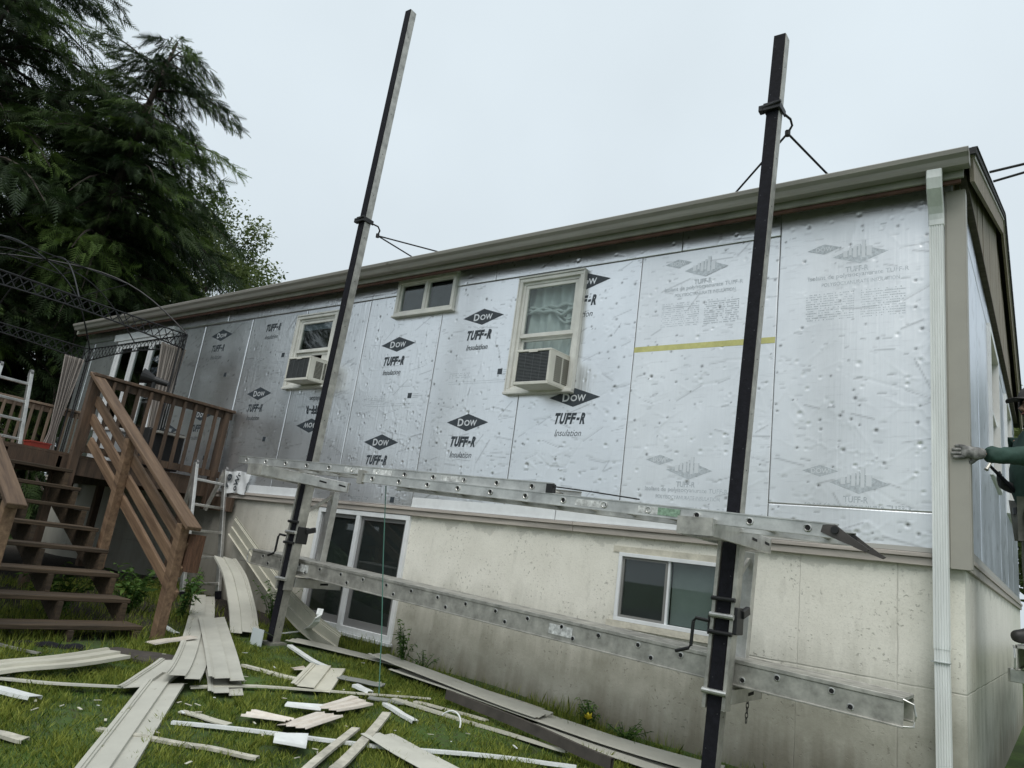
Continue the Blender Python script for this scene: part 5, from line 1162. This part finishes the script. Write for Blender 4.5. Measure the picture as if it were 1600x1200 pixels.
def glove(w, d, nrm, m, curl, label, g=1.0):
    w, d, nrm = Vector(w), Vector(d).normalized(), Vector(nrm).normalized(); s_ = d.cross(nrm).normalized()
    V = [(*(w-d*.03),.034*g),(*(w+d*.05*g),.040*g),(*(w+d*.085*g),.037*g)]; E_ = [(0,1),(1,2)]
    for k, (o, L) in enumerate(((-.034,.070),(-.012,.083),(.011,.078),(.033,.060))):
        o *= g; L *= g; b = w+d*.085*g+s_*o; i = len(V)
        p1 = b+d*.012; p2 = b+d*(L*.5)-nrm*(curl*.35*L); p3 = b+d*(L*.86)-nrm*(curl*1.0*L)
        V += [(*p1,.0125*g),(*p2,.0115*g),(*p3,.0098*g)]; E_ += [(2,i),(i,i+1),(i+1,i+2)]
    i = len(V); b = w+d*.03*g-s_*.038*g; V += [(*b,.016*g),(*(b+d*.03-s_*.022-nrm*.012),.0135*g),(*(b+d*.062-s_*.024-nrm*.03),.0115*g)]; E_ += [(1,i),(i,i+1),(i+1,i+2)]
    return skin('glove', V, E_, m, pe, sub=1)
glove((.105,.0,2.546), (-1,-.34,.04), (-.12,-1,.1), GLOVE, .18, 'l', 1.15)
glove(wrr, (-.7,-.55,.35), (-.6,.2,-.6), GLOVD, .8, 'r')
fd = Vector((-.72,-.69,0)); rdv = Vector((-.69,.72,0)); hc = Vector((.39,.505,3.035))
m = MB(); V = []; F = []; n = 20
for j in range(7):
    a = j/6*math.pi/2
    for i in range(n):
        b = 2*math.pi*i/n; V.append(tuple(hc+fd*(.108*math.cos(a)*math.cos(b))+rdv*(.09*math.cos(a)*math.sin(b))+Vector((0,0,.10*math.sin(a)))))
for j in range(6):
    for i in range(n): F.append((j*n+i, j*n+(i+1)%n, (j+1)*n+(i+1)%n, (j+1)*n+i))
m.add(V, F); m.build('cap', CAPM, pe, smooth=True)
m = MB(); V = []
for k in range(2):
    for i in range(13):
        a = -1.15+2.3*i/12; V.append(tuple(hc+fd*(.085*math.cos(a))+rdv*(.088*math.sin(a))+Vector((0,0,.002-.006*k)))); V.append(tuple(hc+fd*(.10+.095*math.cos(a*.9))+rdv*(.088*math.sin(a))+Vector((0,0,-.022-.006*k-.012*math.sin(a)**2))))
F = [(2*i,2*i+1,2*i+3,2*i+2) for i in range(12)]+[(26+2*i,26+2*i+2,26+2*i+3,26+2*i+1) for i in range(12)]+[(2*i+1,26+2*i+1,26+2*i+3,2*i+3) for i in range(12)]
m.add(V, F); m.build('cap_brim', CAPM, pe, smooth=True)
EYE = mat('eye', (.05,.04,.04), .3)
for s_ in (-1, 1):
    MB().tube([hc+fd*.083+rdv*(s_*.032)+Vector((0,0,-.045)), hc+fd*.094+rdv*(s_*.032)+Vector((0,0,-.046))], [.012,.006], 8).build('eye', EYE, pe)
    m = MB(); e0 = hc+rdv*(s_*.088)+Vector((0,0,-.06)); m.tube([e0+Vector((0,0,.03)), e0+rdv*(s_*.012)-fd*.01+Vector((0,0,.01)), e0+rdv*(s_*.006)+Vector((0,0,-.03))], [.01,.014,.008], 8); m.build('ear', SKINM, pe, smooth=True)
m = MB(); m.tube([hc+fd*.088+Vector((0,0,-.04)), hc+fd*.112+Vector((0,0,-.082)), hc+fd*.09+Vector((0,0,-.092))], [.009,.016,.012], 8); m.build('nose', SKINM, pe, smooth=True)
MB().tube([hc+fd*.086+rdv*.025+Vector((0,0,-.115)), hc+fd*.092+Vector((0,0,-.113)), hc+fd*.086-rdv*.025+Vector((0,0,-.115))], .005, 6).build('mouth', mat('lips', (.3,.13,.1), .6), pe)
m = MB()
for i in range(11):
    b = -1.9+3.8*i/10; d = -fd*math.cos(b)+rdv*math.sin(b); m.tube([hc+d*.088+Vector((0,0,.0)), hc+d*.092+Vector((0,0,-.05)), hc+d*.078+Vector((0,0,-.10))], [.02,.02,.01], 6)
m.build('hair', mat('dark_hair', (.03,.022,.018), .7), pe, smooth=True)
m = MB(); m.sweep([(.176*math.cos(a), .176*math.sin(a)*.92) for a in np.linspace(0, 2*math.pi, 25)[:-1]], [(.415,.578,2.245),(.413,.576,2.29)], side=(1,0,0)); m.build('tool_belt', BLACKM, pe)
hm = thing('hammer', (.26,.50,2.42), 'hammer in the worker\'s right hand with black grip', 'hammer')
h0, h1 = Vector((.285,.535,2.36)), Vector((.125,.335,2.535)); MB().tube([h0, h0.lerp(h1,.4), h1], [.016,.014,.009], 8).build('handle', RUBBER, hm)
sdv = (h1-h0).normalized().cross(Vector((0,0,1))).normalized(); upv = sdv.cross((h1-h0).normalized())
MB().tube([h1-upv*.045, h1-upv*.03, h1, h1+upv*.03, h1+upv*.06+(h0-h1).normalized()*.02], [.015,.012,.012,.009,.004], 8).build('head', ALU_D, hm)
# ------------------------------------------------------------------ weeds and grass
LV = np.array([(0,0,0),(.4,.22,.06),(1,0,-.1),(.4,-.22,.06)]); LF = np.array([(0,1,2,3)])
def weed(loc, h, r, ns, nl, size, seed, label, cat='weed', group='weeds along the wall and stairs'):
    rg = np.random.default_rng(seed); loc = Vector(loc); th = thing('weed_plant', loc, label, cat, group); m = MB(); P = []; Y = []; PT = []; SC = []; T = []
    for i in range(ns):
        a = rg.uniform(0,6.28); e = Vector((math.cos(a)*r*rg.random(), math.sin(a)*r*rg.random(), h*rg.uniform(.55,1))); mid = e*.5+Vector((0,0,h*.12)); m.tube([loc, loc+mid, loc+e], [.004,.003,.0015], 4)
        for k in range(nl):
            t = .15+.85*(k+rg.random())/nl; p = loc+(mid*(2*t*(1-t))+e*(t*t)); P.append(tuple(p)); Y.append(rg.uniform(0,6.28)); PT.append(rg.uniform(-.4,.6)); SC.append(size*rg.uniform(.6,1.2)); T.append(np.clip(rg.normal(.4,.25),0,1))
    m.build('stem', WEEDM, th); V, F = scatter(LV, LF, np.array(P), np.array(Y), np.array(PT), rg.normal(0,.4,len(P)), np.array(SC)); np_mesh('leaves', V, F, WEEDM, th, origin=loc, attr=np.repeat(np.array(T), 4))
weed(G(627,1045), .42, .16, 12, 14, .055, 1, 'bushy weed at the wall right of the tall windows')
weed(G(245,975)+Vector((-.05,.25,0)), .6, .22, 10, 9, .10, 2, 'broad leaved plant behind the stair newel'); weed(G(200,960), .5, .5, 22, 14, .09, 3, 'leafy weeds growing under the middle of the stairs')
weed(G(80,965), .5, .5, 24, 14, .08, 4, 'leafy weeds growing under the left part of the stairs'); weed(Vector((-6.3,-.35,gz(-6.3,-.3))), .5, .3, 18, 14, .06, 5, 'dark weeds against the wall behind the leaning siding')
weed(G(300,935), .35, .2, 10, 10, .07, 6, 'small leafy plant at the foot of the leaning ladder'); weed(G(660,1050), .2, .2, 10, 8, .035, 7, 'low sprig beside the stacked siding')
weed(G(910,1138)+Vector((0,.12,0)), .2, .2, 16, 10, .05, 8, 'dark low weed at the wall by the yellow bloom'); weed(G(960,1165)+Vector((0,.15,0)), .16, .25, 16, 10, .04, 10, 'low ground weed right of the yellow bloom')
weed((.55,3.4,gz(.5,3)), .8, .35, 26, 16, .12, 11, 'tall weeds on the gable side at the right picture edge'); weed((.6,1.6,gz(.5,3)), .45, .3, 20, 14, .1, 12, 'shorter weeds on the gable side below the worker')
yb = G(917,1140,.0); th = thing('yellow_flower', yb, 'small yellow bloom at the wall foot', 'flower'); MB().tube([yb, yb+Vector((0,0,.07))], .004, 5).build('stem', WEEDM, th)
m = MB(); rg = np.random.default_rng(3)
for i in range(16):
    a = i*2.4; d = Vector((math.cos(a)*.035, math.sin(a)*.035, .02+.015*(i%3))); c = yb+Vector((0,0,.07)); sdd = Vector((-math.sin(a)*.014, math.cos(a)*.014, 0)); m.add([c, c+d*.6+sdd, c+d, c+d*.6-sdd], [(0,1,2,3)])
m.build('petals', mat('yellow_petal', (.75,.62,.04), .6), th)
def grass(name, N, xr, yr, hmin, hmax, seed, dens_fn, wd=.0042, lean=.6):
    rg = np.random.default_rng(seed); x = rg.uniform(*xr, N); y = rg.uniform(*yr, N); keep = rg.random(N) < dens_fn(x, y)
    x, y = x[keep], y[keep]; ok = np.ones(len(x), bool)
    for a, b, c, d, w_, zz in FOOT:
        dx, dy = c-a, d-b; L2 = dx*dx+dy*dy+1e-9; t = np.clip(((x-a)*dx+(y-b)*dy)/L2, 0, 1); ok &= ((x-a-t*dx)**2+(y-b-t*dy)**2) > (w_*.72)**2
    x, y = x[ok], y[ok]; n = len(x); z = .3+.042*(-np.minimum(0, np.maximum(x,-9))-1.6)+.05*np.maximum(np.minimum(y,0),-7)-.012
    clump = .5+.5*np.sin(x*5.1+1.3*np.sin(y*4.2))*np.sin(y*6.3+1.7*np.sin(x*3.1)); cl2 = np.sin(x*17+2*np.sin(y*13))*np.sin(y*19+2*np.sin(x*11)); h = (hmin+(hmax-hmin)*rg.random(n)**1.5)*(.55+.55*clump+.3*cl2)
    a = rg.uniform(0,6.28,n); ln = rg.uniform(.1,lean,n)*h; dx, dy = np.cos(a)*ln, np.sin(a)*ln; b = rg.uniform(0,6.28,n); wx, wy = np.cos(b)*wd/2, np.sin(b)*wd/2
    V = np.stack([np.stack([x-wx,y-wy,z],1), np.stack([x+wx,y+wy,z],1), np.stack([x+dx*.4+wx*.8,y+dy*.4+wy*.8,z+h*.6],1), np.stack([x+dx,y+dy,z+h],1), np.stack([x+dx*.4-wx*.8,y+dy*.4-wy*.8,z+h*.6],1)], 1).reshape(-1,3)
    F = (np.arange(n)*5)[:,None]+np.array([[0,1,2,3,4]]); T = np.clip(rg.normal(.40,.22,n)+.3*(clump-.5)+.18*cl2+.35*(rg.random(n) > .9), 0, 1)
    o = np_mesh(name, V, F, GRASSM, None, origin=(0,0,0), attr=np.repeat(T,5)); tag(o, 'green lawn grass between the scattered siding pieces', 'grass', kind='stuff'); return o
def lawn(x, y):
    d = np.ones(len(x)); d *= np.clip(1-(-5.3-x+.25*np.sin(y*7))/.7, .0, 1); d *= np.clip((-y-.02)/.1,0,1)
    d *= np.where((x > -5.6) & (y > -.35), .55, 1); return d
grass('lawn_grass', 300000, (-6.4,-.2), (-4.4,-.02), .02, .075, 1, lawn, wd=.0052, lean=.95)
o = grass('tall_grass', 9000, (-6.0,.2), (-.42,-.02), .06, .17, 2, lambda x, y: .25+.75*(np.sin(x*4.3+1)*np.sin(x*1.7) > .1), wd=.004, lean=.5); o['label'] = 'taller grass tufts along the foot of the basement wall'
o = grass('shade_grass', 30000, (-9,-5.6), (-3.9,-.05), .05, .14, 3, lambda x, y: .25+.75*(np.sin(x*2.3+2*y)*np.sin(y*3.1) > 0), wd=.006, lean=.7); o['label'] = 'rank shaded grass under and around the stairs'

# crumbs of broken vinyl in the grass: nobody could count them
rg = np.random.default_rng(8); m = MB()
for i in range(70):
    p = G(rg.uniform(0, 900), rg.uniform(1020, 1195), .03)
    if p.y > -.1 or p.x < -6: continue
    a = rg.uniform(0,6.28); L, w_ = rg.uniform(.006,.028), rg.uniform(.003,.008); m.beam(p-Vector((math.cos(a)*L,math.sin(a)*L,-.008*rg.random())), p+Vector((math.cos(a)*L,math.sin(a)*L,.012*rg.random())), w_*2, .003, m=int(rg.integers(0,3)))
o = m.build('vinyl_crumbs', [SCRAPW, SIDE_B, DIRTY], None, origin=(-3,-2,.25)); tag(o, 'small crumbs of broken vinyl strewn in the grass', 'debris', kind='stuff')
